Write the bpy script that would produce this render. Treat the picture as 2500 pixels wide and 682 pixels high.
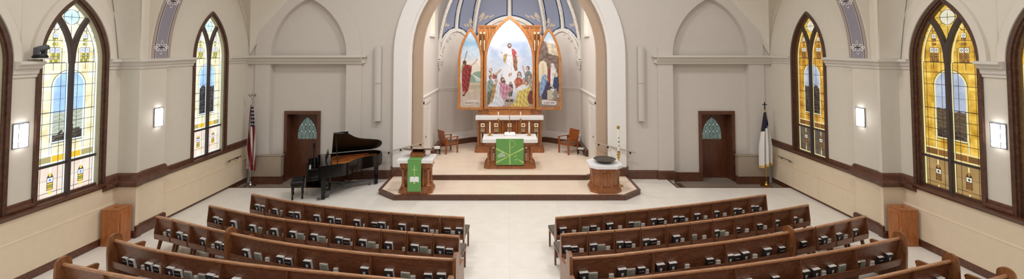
import bpy, bmesh, math, random
import numpy as np
from mathutils import Vector, Matrix
random.seed(7); np.random.seed(7)
PI = math.pi
for o in list(bpy.data.objects): bpy.data.objects.remove(o)
SC = bpy.context.scene
COL = SC.collection

# ------------------------------------------------------------------ camera
F_PX, CXP, HORP, HCAM = 1050.0, 1244.0, 118.0, 4.4
EPS = math.atan(F_PX/28000.0)
PPY = HORP - F_PX*math.tan(EPS)
cam_d = bpy.data.cameras.new('camera'); cam = bpy.data.objects.new('camera', cam_d); COL.objects.link(cam)
cam_d.sensor_fit = 'HORIZONTAL'; cam_d.sensor_width = 36.0
cam_d.lens = 36.0*F_PX/2500.0
cam_d.shift_x = (1250.0-CXP)/2500.0
cam_d.shift_y = -(341.0-PPY)/2500.0
cam_d.clip_start = 0.05; cam_d.clip_end = 200
cam.location = (0, 0, HCAM); cam.rotation_euler = (PI/2+EPS, 0, 0)
SC.camera = cam

# ------------------------------------------------------------------ world, lamps, exposure
vs = SC.view_settings
vs.view_transform = 'Standard'; vs.look = 'None'; vs.gamma = 1.0; vs.use_curve_mapping = False
vs.exposure = 0.0
W = bpy.data.worlds.new('world'); SC.world = W; W.use_nodes = True
bg = W.node_tree.nodes['Background']; bg.inputs[0].default_value = (1.0, 0.99, 0.975, 1); bg.inputs[1].default_value = 0.46

def area(name, loc, size, power, color=(1, .985, .96), target=None, sizey=None, spread=180):
    d = bpy.data.lights.new(name, 'AREA'); d.energy = power; d.color = color
    d.size = size; d.spread = math.radians(spread)
    if sizey: d.shape = 'RECTANGLE'; d.size_y = sizey
    o = bpy.data.objects.new(name, d); COL.objects.link(o); o.location = loc
    if target is not None:
        o.rotation_euler = (Vector(target)-Vector(loc)).to_track_quat('-Z', 'Y').to_euler()
    return o
for i, (x, y, p) in enumerate([(-4.6, .5, 150), (4.6, .5, 150), (-4.4, 5.4, 120), (4.4, 5.4, 120), (-4.2, 9.8, 85), (4.2, 9.8, 85), (0, 9.7, 245)]):  # rear pair is added to brighten page tops and pew fronts
    area('nave_pendant_and_fill', (x, y, 9.0), 1.0, p)
area('chancel_spot_light', (-2.1, 14.95, 6.7), 0.3, 42, (1, .975, .945), (0.3, 18.6, 2.6))
area('chancel_spot_light', (2.1, 14.95, 6.7), 0.3, 42, (1, .975, .945), (-0.3, 18.6, 2.6))
area('chancel_ceiling_light', (0, 15.6, 7.4), 0.8, 110, (1, .975, .945), (0, 16.2, 0))
area('chancel_apse_light', (0, 15.2, 6.2), 0.8, 24, (1, .98, .95), (0, 19, 4.6))

# ------------------------------------------------------------------ helpers
def lin(c):
    if isinstance(c, str):
        c = tuple(int(c[i:i+2], 16) for i in (0, 2, 4))
    return tuple(((v/255)/12.92 if v/255 <= 0.04045 else ((v/255+0.055)/1.055)**2.4) for v in c[:3])

def newmat(name):
    m = bpy.data.materials.new(name); m.use_nodes = True
    return m, m.node_tree, m.node_tree.nodes['Principled BSDF']

def paint(name, c, rough=0.75, metal=0.0, vary=0.03, bump=0.0, scale=6.0, spec=0.3, coat=0.0):
    m, t, p = newmat(name); c = lin(c)
    p.inputs['Roughness'].default_value = rough; p.inputs['Metallic'].default_value = metal
    p.inputs['Specular IOR Level'].default_value = spec
    p.inputs['Coat Weight'].default_value = coat; p.inputs['Coat Roughness'].default_value = 0.08
    tc = t.nodes.new('ShaderNodeTexCoord'); n = t.nodes.new('ShaderNodeTexNoise'); n.inputs['Scale'].default_value = scale; n.inputs['Detail'].default_value = 4
    t.links.new(tc.outputs['Object'], n.inputs['Vector'])
    r = t.nodes.new('ShaderNodeValToRGB')
    r.color_ramp.elements[0].position = 0.3; r.color_ramp.elements[1].position = 0.7
    r.color_ramp.elements[0].color = tuple(max(0, v*(1-vary)) for v in c)+(1,)
    r.color_ramp.elements[1].color = tuple(min(1, v*(1+vary)) for v in c)+(1,)
    t.links.new(n.outputs['Fac'], r.inputs['Fac']); t.links.new(r.outputs['Color'], p.inputs['Base Color'])
    if bump:
        b = t.nodes.new('ShaderNodeBump'); b.inputs['Strength'].default_value = bump; b.inputs['Distance'].default_value = 0.01
        n2 = t.nodes.new('ShaderNodeTexNoise'); n2.inputs['Scale'].default_value = scale*20
        t.links.new(tc.outputs['Object'], n2.inputs['Vector']); t.links.new(n2.outputs['Fac'], b.inputs['Height']); t.links.new(b.outputs['Normal'], p.inputs['Normal'])
    return m

def wood(name, c1, c2, rough=0.35, sc=(1.5, 14, 14), coat=0.25):
    m, t, p = newmat(name); c1, c2 = lin(c1), lin(c2)
    tc = t.nodes.new('ShaderNodeTexCoord'); mp = t.nodes.new('ShaderNodeMapping'); mp.inputs['Scale'].default_value = sc
    t.links.new(tc.outputs['Object'], mp.inputs['Vector'])
    n = t.nodes.new('ShaderNodeTexNoise'); n.inputs['Scale'].default_value = 2.2; n.inputs['Detail'].default_value = 6; n.inputs['Distortion'].default_value = 1.2
    t.links.new(mp.outputs['Vector'], n.inputs['Vector'])
    r = t.nodes.new('ShaderNodeValToRGB'); r.color_ramp.elements[0].position = 0.33; r.color_ramp.elements[1].position = 0.68
    r.color_ramp.elements[0].color = c1+(1,); r.color_ramp.elements[1].color = c2+(1,)
    t.links.new(n.outputs['Fac'], r.inputs['Fac']); t.links.new(r.outputs['Color'], p.inputs['Base Color'])
    p.inputs['Roughness'].default_value = rough; p.inputs['Coat Weight'].default_value = coat; p.inputs['Coat Roughness'].default_value = 0.2
    return m

def tiles(name, c, c2, bw, bh, mortar, mc, rough=0.35, off=0.5, rot=0.0):
    m, t, p = newmat(name)
    tc = t.nodes.new('ShaderNodeTexCoord'); mp = t.nodes.new('ShaderNodeMapping'); mp.inputs['Rotation'].default_value = (0, 0, rot)
    t.links.new(tc.outputs['Object'], mp.inputs['Vector'])
    b = t.nodes.new('ShaderNodeTexBrick'); b.offset = off
    b.inputs['Color1'].default_value = lin(c)+(1,); b.inputs['Color2'].default_value = lin(c2)+(1,); b.inputs['Mortar'].default_value = lin(mc)+(1,)
    b.inputs['Scale'].default_value = 1.0; b.inputs['Mortar Size'].default_value = mortar; b.inputs['Brick Width'].default_value = bw; b.inputs['Row Height'].default_value = bh
    b.inputs['Mortar Smooth'].default_value = 0.3
    t.links.new(mp.outputs['Vector'], b.inputs['Vector'])
    n = t.nodes.new('ShaderNodeTexNoise'); n.inputs['Scale'].default_value = 3.0; n.inputs['Detail'].default_value = 6
    t.links.new(mp.outputs['Vector'], n.inputs['Vector'])
    mx = t.nodes.new('ShaderNodeMixRGB'); mx.blend_type = 'MULTIPLY'; mx.inputs['Fac'].default_value = 0.22
    t.links.new(b.outputs['Color'], mx.inputs['Color1'])
    r = t.nodes.new('ShaderNodeValToRGB'); r.color_ramp.elements[0].position = 0.35; r.color_ramp.elements[1].position = 0.65; r.color_ramp.elements[0].color = (.78, .74, .7, 1)
    t.links.new(n.outputs['Fac'], r.inputs['Fac']); t.links.new(r.outputs['Color'], mx.inputs['Color2'])
    t.links.new(mx.outputs['Color'], p.inputs['Base Color']); p.inputs['Roughness'].default_value = rough
    return m

def attrmat(name, rough=0.6, emit=0.0, spec=0.3, attr='paint', mixwhite=0):
    m, t, p = newmat(name)
    a = t.nodes.new('ShaderNodeAttribute'); a.attribute_name = attr
    p.inputs['Roughness'].default_value = rough; p.inputs['Specular IOR Level'].default_value = spec
    if emit:
        p.inputs['Base Color'].default_value = (0.02, 0.02, 0.02, 1)
        t.links.new(a.outputs['Color'], p.inputs['Emission Color']); p.inputs['Emission Strength'].default_value = emit
    else:
        t.links.new(a.outputs['Color'], p.inputs['Base Color'])
    return m

def glow(name, c, s):
    m, t, p = newmat(name); p.inputs['Base Color'].default_value = (.8, .8, .8, 1)
    p.inputs['Emission Color'].default_value = tuple(c)+(1,); p.inputs['Emission Strength'].default_value = s
    return m

class MB:
    def __init__(self, M=None): self.v = []; self.f = []; self.M = M or Matrix()
    def add(self, vs, fs):
        n = len(self.v); self.v += [tuple(self.M @ Vector(p)) for p in vs]; self.f += [tuple(n+i for i in f) for f in fs]; return self
    def box(self, x0, x1, y0, y1, z0, z1, bev=0.0):
        if x0 > x1: x0, x1 = x1, x0
        if y0 > y1: y0, y1 = y1, y0
        if z0 > z1: z0, z1 = z1, z0
        b = min(bev, (x1-x0)*.45, (y1-y0)*.45, (z1-z0)*.45)
        if b <= 0:
            v = [(x, y, z) for z in (z0, z1) for y in (y0, y1) for x in (x0, x1)]
            return self.add(v, [(0, 2, 3, 1), (4, 5, 7, 6), (0, 1, 5, 4), (2, 6, 7, 3), (0, 4, 6, 2), (1, 3, 7, 5)])
        bm = bmesh.new(); bmesh.ops.create_cube(bm, size=1)
        for q in bm.verts: q.co = Vector(((x0+x1)/2+q.co.x*(x1-x0), (y0+y1)/2+q.co.y*(y1-y0), (z0+z1)/2+q.co.z*(z1-z0)))
        bmesh.ops.bevel(bm, geom=bm.edges[:], offset=b, segments=2, profile=0.7, affect='EDGES')
        bm.verts.index_update()
        self.add([q.co[:] for q in bm.verts], [tuple(q.index for q in f.verts) for f in bm.faces]); bm.free(); return self
    def prism(self, poly, axis, a, b):
        """poly 2D; axis 'x': (y,z) points; 'y': (x,z); 'z': (x,y)"""
        n = len(poly)
        def mk(p, d): return {'x': (d, p[0], p[1]), 'y': (p[0], d, p[1]), 'z': (p[0], p[1], d)}[axis]
        vs_ = [mk(p, a) for p in poly]+[mk(p, b) for p in poly]
        fs = [tuple(range(n)), tuple(range(2*n-1, n-1, -1))]+[(i, i+n, (i+1) % n+n, (i+1) % n) for i in range(n)]
        return self.add(vs_, fs)
    def ring(self, outer, inner, axis, a, b, closed=False):
        """strip between two equal length open polylines"""
        n = len(outer)
        def mk(p, d): return {'x': (d, p[0], p[1]), 'y': (p[0], d, p[1]), 'z': (p[0], p[1], d)}[axis]
        vs_ = [mk(p, a) for p in outer]+[mk(p, a) for p in inner]+[mk(p, b) for p in outer]+[mk(p, b) for p in inner]
        fs = []
        m = n if closed else n-1
        for i in range(m):
            j = (i+1) % n
            fs += [(i, j, n+j, n+i), (2*n+i, 3*n+i, 3*n+j, 2*n+j), (i, 2*n+i, 2*n+j, j), (n+i, n+j, 3*n+j, 3*n+i)]
        if not closed: fs += [(0, n, 3*n, 2*n), (n-1, 3*n-1, 4*n-1, 2*n-1)]
        return self.add(vs_, fs)
    def tube(self, pts, r, n=8, caps=True):
        pts = [Vector(p) for p in pts]; rr = r if isinstance(r, (list, tuple)) else [r]*len(pts)
        vs_ = []; fs = []; up = None
        for i, p in enumerate(pts):
            d = (pts[min(i+1, len(pts)-1)]-pts[max(i-1, 0)]).normalized()
            if up is None: up = Vector((0, 0, 1)) if abs(d.z) < .9 else Vector((1, 0, 0))
            a = d.cross(up)
            if a.length < 1e-4: a = d.cross(Vector((0.3, 1, 0.2)))
            a.normalize(); b = a.cross(d).normalized(); up = b
            for k in range(n):
                q = p+rr[i]*(math.cos(2*PI*k/n)*a+math.sin(2*PI*k/n)*b); vs_.append(q[:])
        for i in range(len(pts)-1):
            for k in range(n):
                k2 = (k+1) % n; fs.append((i*n+k, i*n+k2, (i+1)*n+k2, (i+1)*n+k))
        if caps: fs += [tuple(range(n-1, -1, -1)), tuple((len(pts)-1)*n+k for k in range(n))]
        return self.add(vs_, fs)
    def lathe(self, prof, c=(0, 0, 0), n=20, caps=True):
        vs_ = []; fs = []; m = len(prof)
        for r, z in prof:
            for k in range(n): vs_.append((c[0]+r*math.cos(2*PI*k/n), c[1]+r*math.sin(2*PI*k/n), c[2]+z))
        for i in range(m-1):
            for k in range(n):
                k2 = (k+1) % n; fs.append((i*n+k, i*n+k2, (i+1)*n+k2, (i+1)*n+k))
        if caps: fs += [tuple(range(n-1, -1, -1)), tuple((m-1)*n+k for k in range(n))]
        return self.add(vs_, fs)
    def sweep(self, path, prof, closed=False):
        """prof: list of (d,z); d measured along the left-hand normal of the XY path"""
        n = len(path); P = [Vector((p[0], p[1])) for p in path]; vs_ = []; m = len(prof)
        zb = [p[2] if len(p) > 2 else 0 for p in path]
        for i in range(n):
            if closed: d0 = (P[i]-P[i-1]).normalized(); d1 = (P[(i+1) % n]-P[i]).normalized()
            else:
                d0 = (P[i]-P[i-1]).normalized() if i else (P[1]-P[0]).normalized()
                d1 = (P[i+1]-P[i]).normalized() if i < n-1 else d0
            n0 = Vector((-d0.y, d0.x)); n1 = Vector((-d1.y, d1.x)); b = n0+n1
            b = b/(max(b.dot(n0), 0.25))
            for d, z in prof: vs_.append((P[i].x+b.x*d, P[i].y+b.y*d, z+zb[i]))
        fs = []
        for i in range(n if closed else n-1):
            j = (i+1) % n
            for k in range(m):
                k2 = (k+1) % m; fs.append((i*m+k, i*m+k2, j*m+k2, j*m+k))
        if not closed: fs += [tuple(range(m-1, -1, -1)), tuple((n-1)*m+k for k in range(m))]
        return self.add(vs_, fs)
    def grid(self, P, closed=False):
        a = len(P); b = len(P[0]); vs_ = [tuple(q) for r in P for q in r]
        return self.add(vs_, [(i*b+j, i*b+j+1, (i+1)*b+j+1, (i+1)*b+j) for i in range(a-1) for j in range(b-1)])
    def build(self, name, mat, parent=None, smooth=35):
        me = bpy.data.meshes.new(name); me.from_pydata(self.v, [], self.f)
        bm = bmesh.new(); bm.from_mesh(me); bmesh.ops.recalc_face_normals(bm, faces=bm.faces); bm.to_mesh(me); bm.free()
        if smooth: me.shade_smooth(); me.set_sharp_from_angle(angle=math.radians(smooth))
        me.materials.append(mat)
        o = bpy.data.objects.new(name, me); COL.objects.link(o)
        if parent is not None: o.parent = parent
        return o

def tag(o, label=None, cat=None, group=None, kind=None):
    if label: o['label'] = label
    if cat: o['category'] = cat
    if group: o['group'] = group
    if kind: o['kind'] = kind
    return o
def thing(name, label, cat, loc=(0, 0, 0), rz=0.0, group=None):
    o = bpy.data.objects.new(name, None); o.empty_display_size = .1; COL.objects.link(o)
    o.location = loc; o.rotation_euler = (0, 0, rz); return tag(o, label, cat, group)
def struct(o): o['kind'] = 'structure'; return o
def dup(root, loc, rz=0.0, label=None, group=None, scale=None):
    r = root.copy(); COL.objects.link(r); r.location = loc; r.rotation_euler = (0, 0, rz)
    if scale: r.scale = scale
    if label: r['label'] = label
    if group: r['group'] = group
    for ch in root.children:
        c = ch.copy(); COL.objects.link(c); c.parent = r
        for g in ch.children:
            d = g.copy(); COL.objects.link(d); d.parent = c
    return r
def arch(cx, a, zs, rise, n=14, zb=None):
    """pointed arch outline, left foot to right foot"""
    R = (rise*rise+a*a)/(2*a); pts = []
    th = math.atan2(rise, R-a)
    for i in range(n+1):
        t = th*i/n; pts.append((cx-a+R-R*math.cos(t), zs+R*math.sin(t)))
    r = [(2*cx-x, z) for x, z in pts[:-1]][::-1]
    pts = pts+r
    if zb is not None: pts = [(cx-a, zb)]+pts+[(cx+a, zb)]
    return pts
def text_mesh(txt, size, mat, name, parent, loc, rot, extrude=0.0008, align='CENTER'):
    cu = bpy.data.curves.new(name, 'FONT'); cu.body = txt; cu.size = size; cu.align_x = align; cu.extrude = extrude
    cu.resolution_u = 2
    to = bpy.data.objects.new(name, cu); COL.objects.link(to)
    dg = bpy.context.evaluated_depsgraph_get(); dg.update()
    me = bpy.data.meshes.new_from_object(to.evaluated_get(dg)); me.name = name
    bpy.data.objects.remove(to); bpy.data.curves.remove(cu)
    me.materials.clear(); me.materials.append(mat)
    o = bpy.data.objects.new(name, me); COL.objects.link(o); o.location = loc; o.rotation_euler = rot
    if parent is not None: o.parent = parent
    return o

class Canvas:
    """a small numpy painter; gives per-vertex colours for a fine grid mesh"""
    def __init__(s, x0, x1, y0, y1, nx, ny, base):
        s.X, s.Y = np.meshgrid(np.linspace(x0, x1, nx), np.linspace(y0, y1, ny))
        s.C = np.zeros(s.X.shape+(3,)); s.C[:] = np.array(base, float)
    def put(s, m, c, a=1.0):
        m = np.clip(m, 0, 1)[..., None]*a; s.C = s.C*(1-m)+np.array(c, float)*m
    def poly(s, pts, c, a=1.0, fold=0.0):
        p = np.array(pts, float); x0, y0 = p.min(0); x1, y1 = p.max(0)
        X, Y = s.X, s.Y; ins = np.zeros(X.shape, bool); n = len(p)
        for i in range(n):
            xa, ya = p[i]; xb, yb = p[(i+1) % n]
            if ya == yb: continue
            c_ = ((ya > Y) != (yb > Y)) & (X < (xb-xa)*(Y-ya)/(yb-ya)+xa); ins ^= c_
        col = np.array(c, float)
        if fold:
            w = 1+fold*(np.sin(X*0.32+Y*0.10+2.2*np.sin(Y*0.045+X*.03))*0.7+np.sin(X*.11-Y*.16+1.5*np.sin(X*.08))*.6+(p.mean(0)[0]-X)/(x1-x0+1)*.5)
            cc = np.clip(col[None, None]*w[..., None], 0, 255); m = (ins*a)[..., None]; s.C = s.C*(1-m)+cc*m
        else: s.put(ins.astype(float), c, a)
    def ell(s, cx, cy, rx, ry, c, a=1.0, soft=0.0):
        d = np.sqrt(((s.X-cx)/rx)**2+((s.Y-cy)/ry)**2)
        s.put((d < 1).astype(float) if not soft else np.clip((1+soft-d)/soft/2, 0, 1), c, a)
    def line(s, pts, w, c, a=1.0):
        for (xa, ya), (xb, yb) in zip(pts[:-1], pts[1:]):
            dx, dy = xb-xa, yb-ya; L = dx*dx+dy*dy+1e-12
            t = np.clip(((s.X-xa)*dx+(s.Y-ya)*dy)/L, 0, 1); d = np.hypot(s.X-xa-t*dx, s.Y-ya-t*dy)
            s.put((d < w/2).astype(float), c, a)
    def rect(s, x0, x1, y0, y1, c, a=1.0): s.put(((s.X >= x0) & (s.X <= x1) & (s.Y >= y0) & (s.Y <= y1)).astype(float), c, a)
    def noise(s, scale, amt, seed=0):
        rs = np.random.RandomState(seed); h, w = s.X.shape; nh, nw = max(2, int(h/scale)), max(2, int(w/scale))
        g = rs.rand(nh+2, nw+2); yy = np.linspace(0, nh, h); xx = np.linspace(0, nw, w)
        yi = yy.astype(int); xi = xx.astype(int); fy = (yy-yi)[:, None]; fx = (xx-xi)[None]
        fy = fy*fy*(3-2*fy); fx = fx*fx*(3-2*fx)
        v = (g[yi][:, xi]*(1-fy)+g[yi+1][:, xi]*fy)*(1-fx)+(g[yi][:, xi+1]*(1-fy)+g[yi+1][:, xi+1]*fy)*fx
        return (v-.5)*2*amt
def grid_mesh(name, P, C, mat, parent=None, mask=None):
    """P (h,w,3) points, C (h,w,3) sRGB 0..255"""
    h, w = P.shape[:2]; me = bpy.data.meshes.new(name)
    i, j = np.meshgrid(np.arange(h-1), np.arange(w-1), indexing='ij'); a = (i*w+j)
    q = np.stack([a, a+1, a+w+1, a+w], -1).reshape(-1, 4)
    if mask is not None:
        mf = mask[:-1, :-1].reshape(-1); q = q[mf]
    nv = h*w; nf = len(q)
    me.vertices.add(nv); me.vertices.foreach_set('co', P.reshape(-1).astype(np.float32))
    me.loops.add(nf*4); me.loops.foreach_set('vertex_index', q.reshape(-1).astype(np.int32))
    me.polygons.add(nf); me.polygons.foreach_set('loop_start', np.arange(0, nf*4, 4, dtype=np.int32))
    me.update(calc_edges=True)
    at = me.color_attributes.new('paint', 'FLOAT_COLOR', 'POINT')
    c = np.clip(C, 0, 255)/255.0; l = np.where(c <= .04045, c/12.92, ((c+.055)/1.055)**2.4)
    l = np.concatenate([l, np.ones(l.shape[:2]+(1,))], -1).reshape(-1).astype(np.float32)
    at.data.foreach_set('color', l)
    me.validate(); me.materials.append(mat)
    me.shade_smooth()
    o = bpy.data.objects.new(name, me); COL.objects.link(o)
    if parent is not None: o.parent = parent
    return o

# ------------------------------------------------------------------ materials
m_wall = paint('greige wall paint', (208, 199, 190), .8, vary=.015, bump=.05)
m_upper = paint('upper wall paint', (216, 207, 192), .8, vary=.015, bump=.05)
m_dado = paint('cream dado paint', (226, 207, 180), .7, vary=.02)
m_white = paint('white arch paint', (238, 233, 229), .7, vary=.01)
m_beige = paint('tan arch paint', (190, 165, 143), .8, vary=.015)
m_chan = paint('chancel wall paint', (222, 214, 206), .8, vary=.01)
m_trimw = paint('white trim paint', (228, 222, 216), .5, vary=.01)
m_corn = paint('cornice paint', (214, 207, 197), .6, vary=.01)
m_dark = wood('dark stained trim', (74, 42, 28), (104, 62, 42), .35, (6, 6, 6))
m_door = wood('door wood', (74, 36, 18), (98, 50, 24), .35, (10, 10, 1.2))
m_rail = wood('pew rail oak highlit', (158, 110, 76), (192, 142, 104), .28, (2, 14, 14), .4)  # lighter than the pew oak: highlight from above is in the colour
m_pew = wood('pew oak', (98, 58, 37), (140, 88, 57), .36, (2, 14, 14), .3)
m_pewend = wood('pew end oak', (114, 70, 40), (150, 96, 56), .33, (9, 9, 2), .3)
m_oak = wood('golden oak', (152, 92, 42), (202, 134, 70), .35, (9, 9, 1.6), .3)
m_oakh = wood('golden oak across', (146, 88, 44), (194, 126, 68), .35, (1.6, 9, 9), .3)
m_red = wood('altar oak', (124, 70, 36), (170, 106, 58), .35, (9, 9, 1.6), .3)
m_box = wood('orange oak', (150, 84, 36), (178, 108, 54), .4, (9, 9, 1.5), .2)
m_chair = wood('chancel chair oak', (128, 66, 28), (160, 88, 40), .35, (1.5, 9, 9), .3)
m_floor = tiles('cream floor tile', (236, 229, 219), (232, 225, 215), 1.35, 1.1, .006, (222, 213, 202), .32, 0.0)
m_plank = tiles('pale maple boards', (246, 226, 204), (240, 219, 197), 1.1, .085, .0016, (204, 178, 152), .3)
m_grey = tiles('grey plank floor', (150, 136, 122), (136, 122, 110), 1.1, .18, .004, (104, 92, 84), .4, .5, .6)
m_seat = paint('grey upholstery', (104, 94, 84), .9, vary=.12, scale=60)
m_brown = paint('brown seat pad', (116, 82, 58), .7)
m_marble = paint('white marble', (232, 230, 230), .25, vary=.02)
m_black = paint('black lacquer', (8, 8, 9), .16, spec=.4)
m_blacks = paint('black satin', (18, 17, 18), .35)
m_leather = paint('black leather', (22, 20, 20), .35)
m_brass = paint('brass', (205, 168, 96), .22, 1.0)
m_chrome = paint('steel', (190, 188, 184), .22, 1.0)
m_bronze = paint('dark bronze', (104, 98, 92), .4, .7)
m_railm = paint('satin rail', (176, 164, 150), .4, .3)
m_bead = paint('daylit bead', (176, 168, 142), .6)  # left windows only: the daylit look of the bead is in its colour
m_rad = paint('radiator cover', (160, 144, 127), .5)
m_green = paint('green paraments', (106, 158, 88), .8, vary=.05, scale=30)
m_lgreen = paint('pale green applique', (176, 204, 120), .8)
m_wcloth = paint('white applique', (240, 240, 238), .8)
m_book = paint('charcoal cover', (58, 54, 56), .5)
m_bible = paint('dark brown cover', (50, 42, 40), .5)
m_page = paint('page edges', (246, 243, 238), .8)
m_song = paint('printed pale cover', (176, 178, 162), .6, vary=.28, scale=55)
m_card = paint('white cards', (226, 219, 208), .7, vary=.06, scale=60)
m_emb = paint('white print', (236, 234, 230), .6)
m_candle = paint('wax', (244, 238, 224), .5)
m_speaker = paint('speaker grille', (203, 196, 188), .7, vary=.02)
m_gold = paint('harp plate', (176, 100, 48), .35, .2, vary=.25, scale=9)
m_plas = paint('grey plastic', (86, 86, 90), .4)
m_inl = paint('light inlay', (238, 214, 176), .5)
m_drk = paint('dark inlay', (44, 26, 16), .5)
m_paint = attrmat('painted surface', .7)
m_flag = attrmat('flag cloth', .9)
m_glassL = attrmat('daylit glass', .3, 1.25)
m_glassR = attrmat('amber glass', .3, 0.95)
m_doorglass = attrmat('door glass', .2, 0.6)  # panes glow by themselves to reach their brightness, no lamp behind
m_lamp = glow('lamp diffuser', (.93, .95, 1.0), 9.0)
m_lead = paint('mullion paint', (74, 62, 58), .45)
m_frame = wood('window frame', (66, 42, 31), (96, 62, 45), .35, (6, 6, 6))

# ------------------------------------------------------------------ shell: floors
U1, U2 = .14, .28
fl = MB(); YB = 14.67
fl.prism([(-9.6, -2), (9.6, -2), (9.6, 13.75), (5.3, 13.75), (5.3, 14.9), (-5.3, 14.9), (-5.3, 13.75), (-9.6, 13.75)], 'z', -.2, 0)
struct(fl.build('floor', m_floor))
for s in (-1, 1):
    struct(MB().box(s*5.3, s*9.4, 13.75, 15.4, -.3, -.13).build('floor', m_grey))
    struct(MB().prism([(s*5.27, 13.72), (s*9.2, 13.72), (s*9.2, 13.76), (s*5.31, 13.76), (s*5.31, 14.66), (s*5.27, 14.66)], 'z', -.13, .008).build('trim_1' if s < 0 else 'trim_2', m_dark))
tag(MB().box(5.55, 5.73, 14.2, 14.58, -.13, -.122).build('floor_grille', paint('grille bronze', (88, 62, 46), .5)), 'brown floor grille beside the step near the right door', 'floor grille')

# ------------------------------------------------------------------ shell: back wall
CA = (3.31, 4.2)
def carch(r0, cxo, zb, n=16):
    """chancel arch outline: half width r0 at spring 4.2, radius R, left foot to right foot"""
    R = r0+cxo; th = math.acos(cxo/R); L = []
    for i in range(n+1):
        t = th*i/n; L.append((cxo-R*math.cos(t), 4.2+R*math.sin(t)))
    return [(-r0, zb)]+L+[(-x, z) for x, z in L[:-1]][::-1]+[(r0, zb)]
open_main = carch(3.31, .12, -.2)
RC = 6.82     # alcove centre
def alc(a, s, zb=-.2, rise=1.97): return arch(s*RC, a, 4.15, rise, 14, zb)
outl = [(-9.4, -.2)]+alc(1.285, -1)+open_main+alc(1.285, 1)+[(9.4, -.2), (9.4, 9.5), (-9.4, 9.5)]
struct(MB().prism(outl, 'y', YB, 14.86).build('wall_back', m_wall, smooth=20))
for s in (-1, 1):
    dx0, dx1 = sorted((s*6.555, s*7.625)); lo, hi = sorted((s*5.3, s*8.5))
    struct(MB().prism([(lo, -.2), (dx0, -.2), (dx0, 2.17), (dx1, 2.17), (dx1, -.2), (hi, -.2), (hi, 6.6), (lo, 6.6)], 'y', 14.86, 15.3).build('wall_back', m_wall))
    # white pilaster and archivolt around the alcove
    o = arch(s*RC, 1.80, 4.15, 2.62, 14, -.13); i_ = arch(s*RC, 1.285, 4.15, 1.97, 14, -.13)
    struct(MB().ring(o, i_, 'y', 14.61, YB).build('trim_3' if s < 0 else 'trim_4', m_wall, smooth=20))
# white chancel arch band + inner fillet + tan order
struct(MB().ring(carch(3.90, .12, 0), carch(3.40, .12, 0), 'y', 14.5, YB).build('trim_5', m_white, smooth=20))
struct(MB().ring(carch(3.40, .12, 0), carch(3.31, .12, 0), 'y', 14.56, YB+.05).build('trim_6', m_white, smooth=20))
struct(MB().ring(carch(3.42, .12, 0), carch(2.98, .2, 0), 'y', 14.76, 14.92).build('trim_7', m_beige, smooth=20))

# cornice profile and sweeps
corn = [(0, 3.86), (.05, 3.88), (.06, 3.93), (.12, 3.97), (.14, 4.0), (.14, 4.03), (.22, 4.09), (.25, 4.10), (.25, 4.15), (0, 4.16)]
def neg(p): return [(-d, z) for d, z in p]
for s in (-1, 1):
    path = [(s*8.86, YB-.07), (s*4.97, YB-.07)]
    prof = corn if s > 0 else neg(corn)
    mb = MB(); mb.sweep(path, prof); mb.box(s*8.86, s*4.97, YB-.07, YB+.02, 3.86, 4.16)
    mb.box(s*4.97, s*4.84, YB-.2, YB, 4.1, 4.155); mb.box(s*4.97, s*4.90, YB-.1, YB, 3.9, 4.1)
    struct(mb.build('trim_8' if s < 0 else 'trim_9', m_corn))

# baseboards of the back wall
bb = [(0, 0), (.045, 0), (.045, .25), (.02, .28), (0, .29)]
for s in (-1, 1):
    mb = MB()
    pf = bb if s > 0 else neg(bb)
    mb.sweep([(s*5.53, 14.72), (s*5.53, 14.61), (s*5.02, 14.61), (s*5.02, 14.67), (s*3.92, 14.67)], pf)
    mb.sweep([(s*3.97, 14.67), (s*3.9, 14.5), (s*3.36, 14.5), (s*3.31, 14.76), (s*2.98, 14.76), (s*2.98, 14.92)], [(d, z+.14) for d, z in pf])
    mb.box(s*5.54, s*6.47, 14.8, 14.86, -.13, .17); mb.box(s*8.2, s*8.66, 14.56, 14.61, -.13, .13); 
    struct(mb.build('baseboard_back', m_dark))

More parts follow.
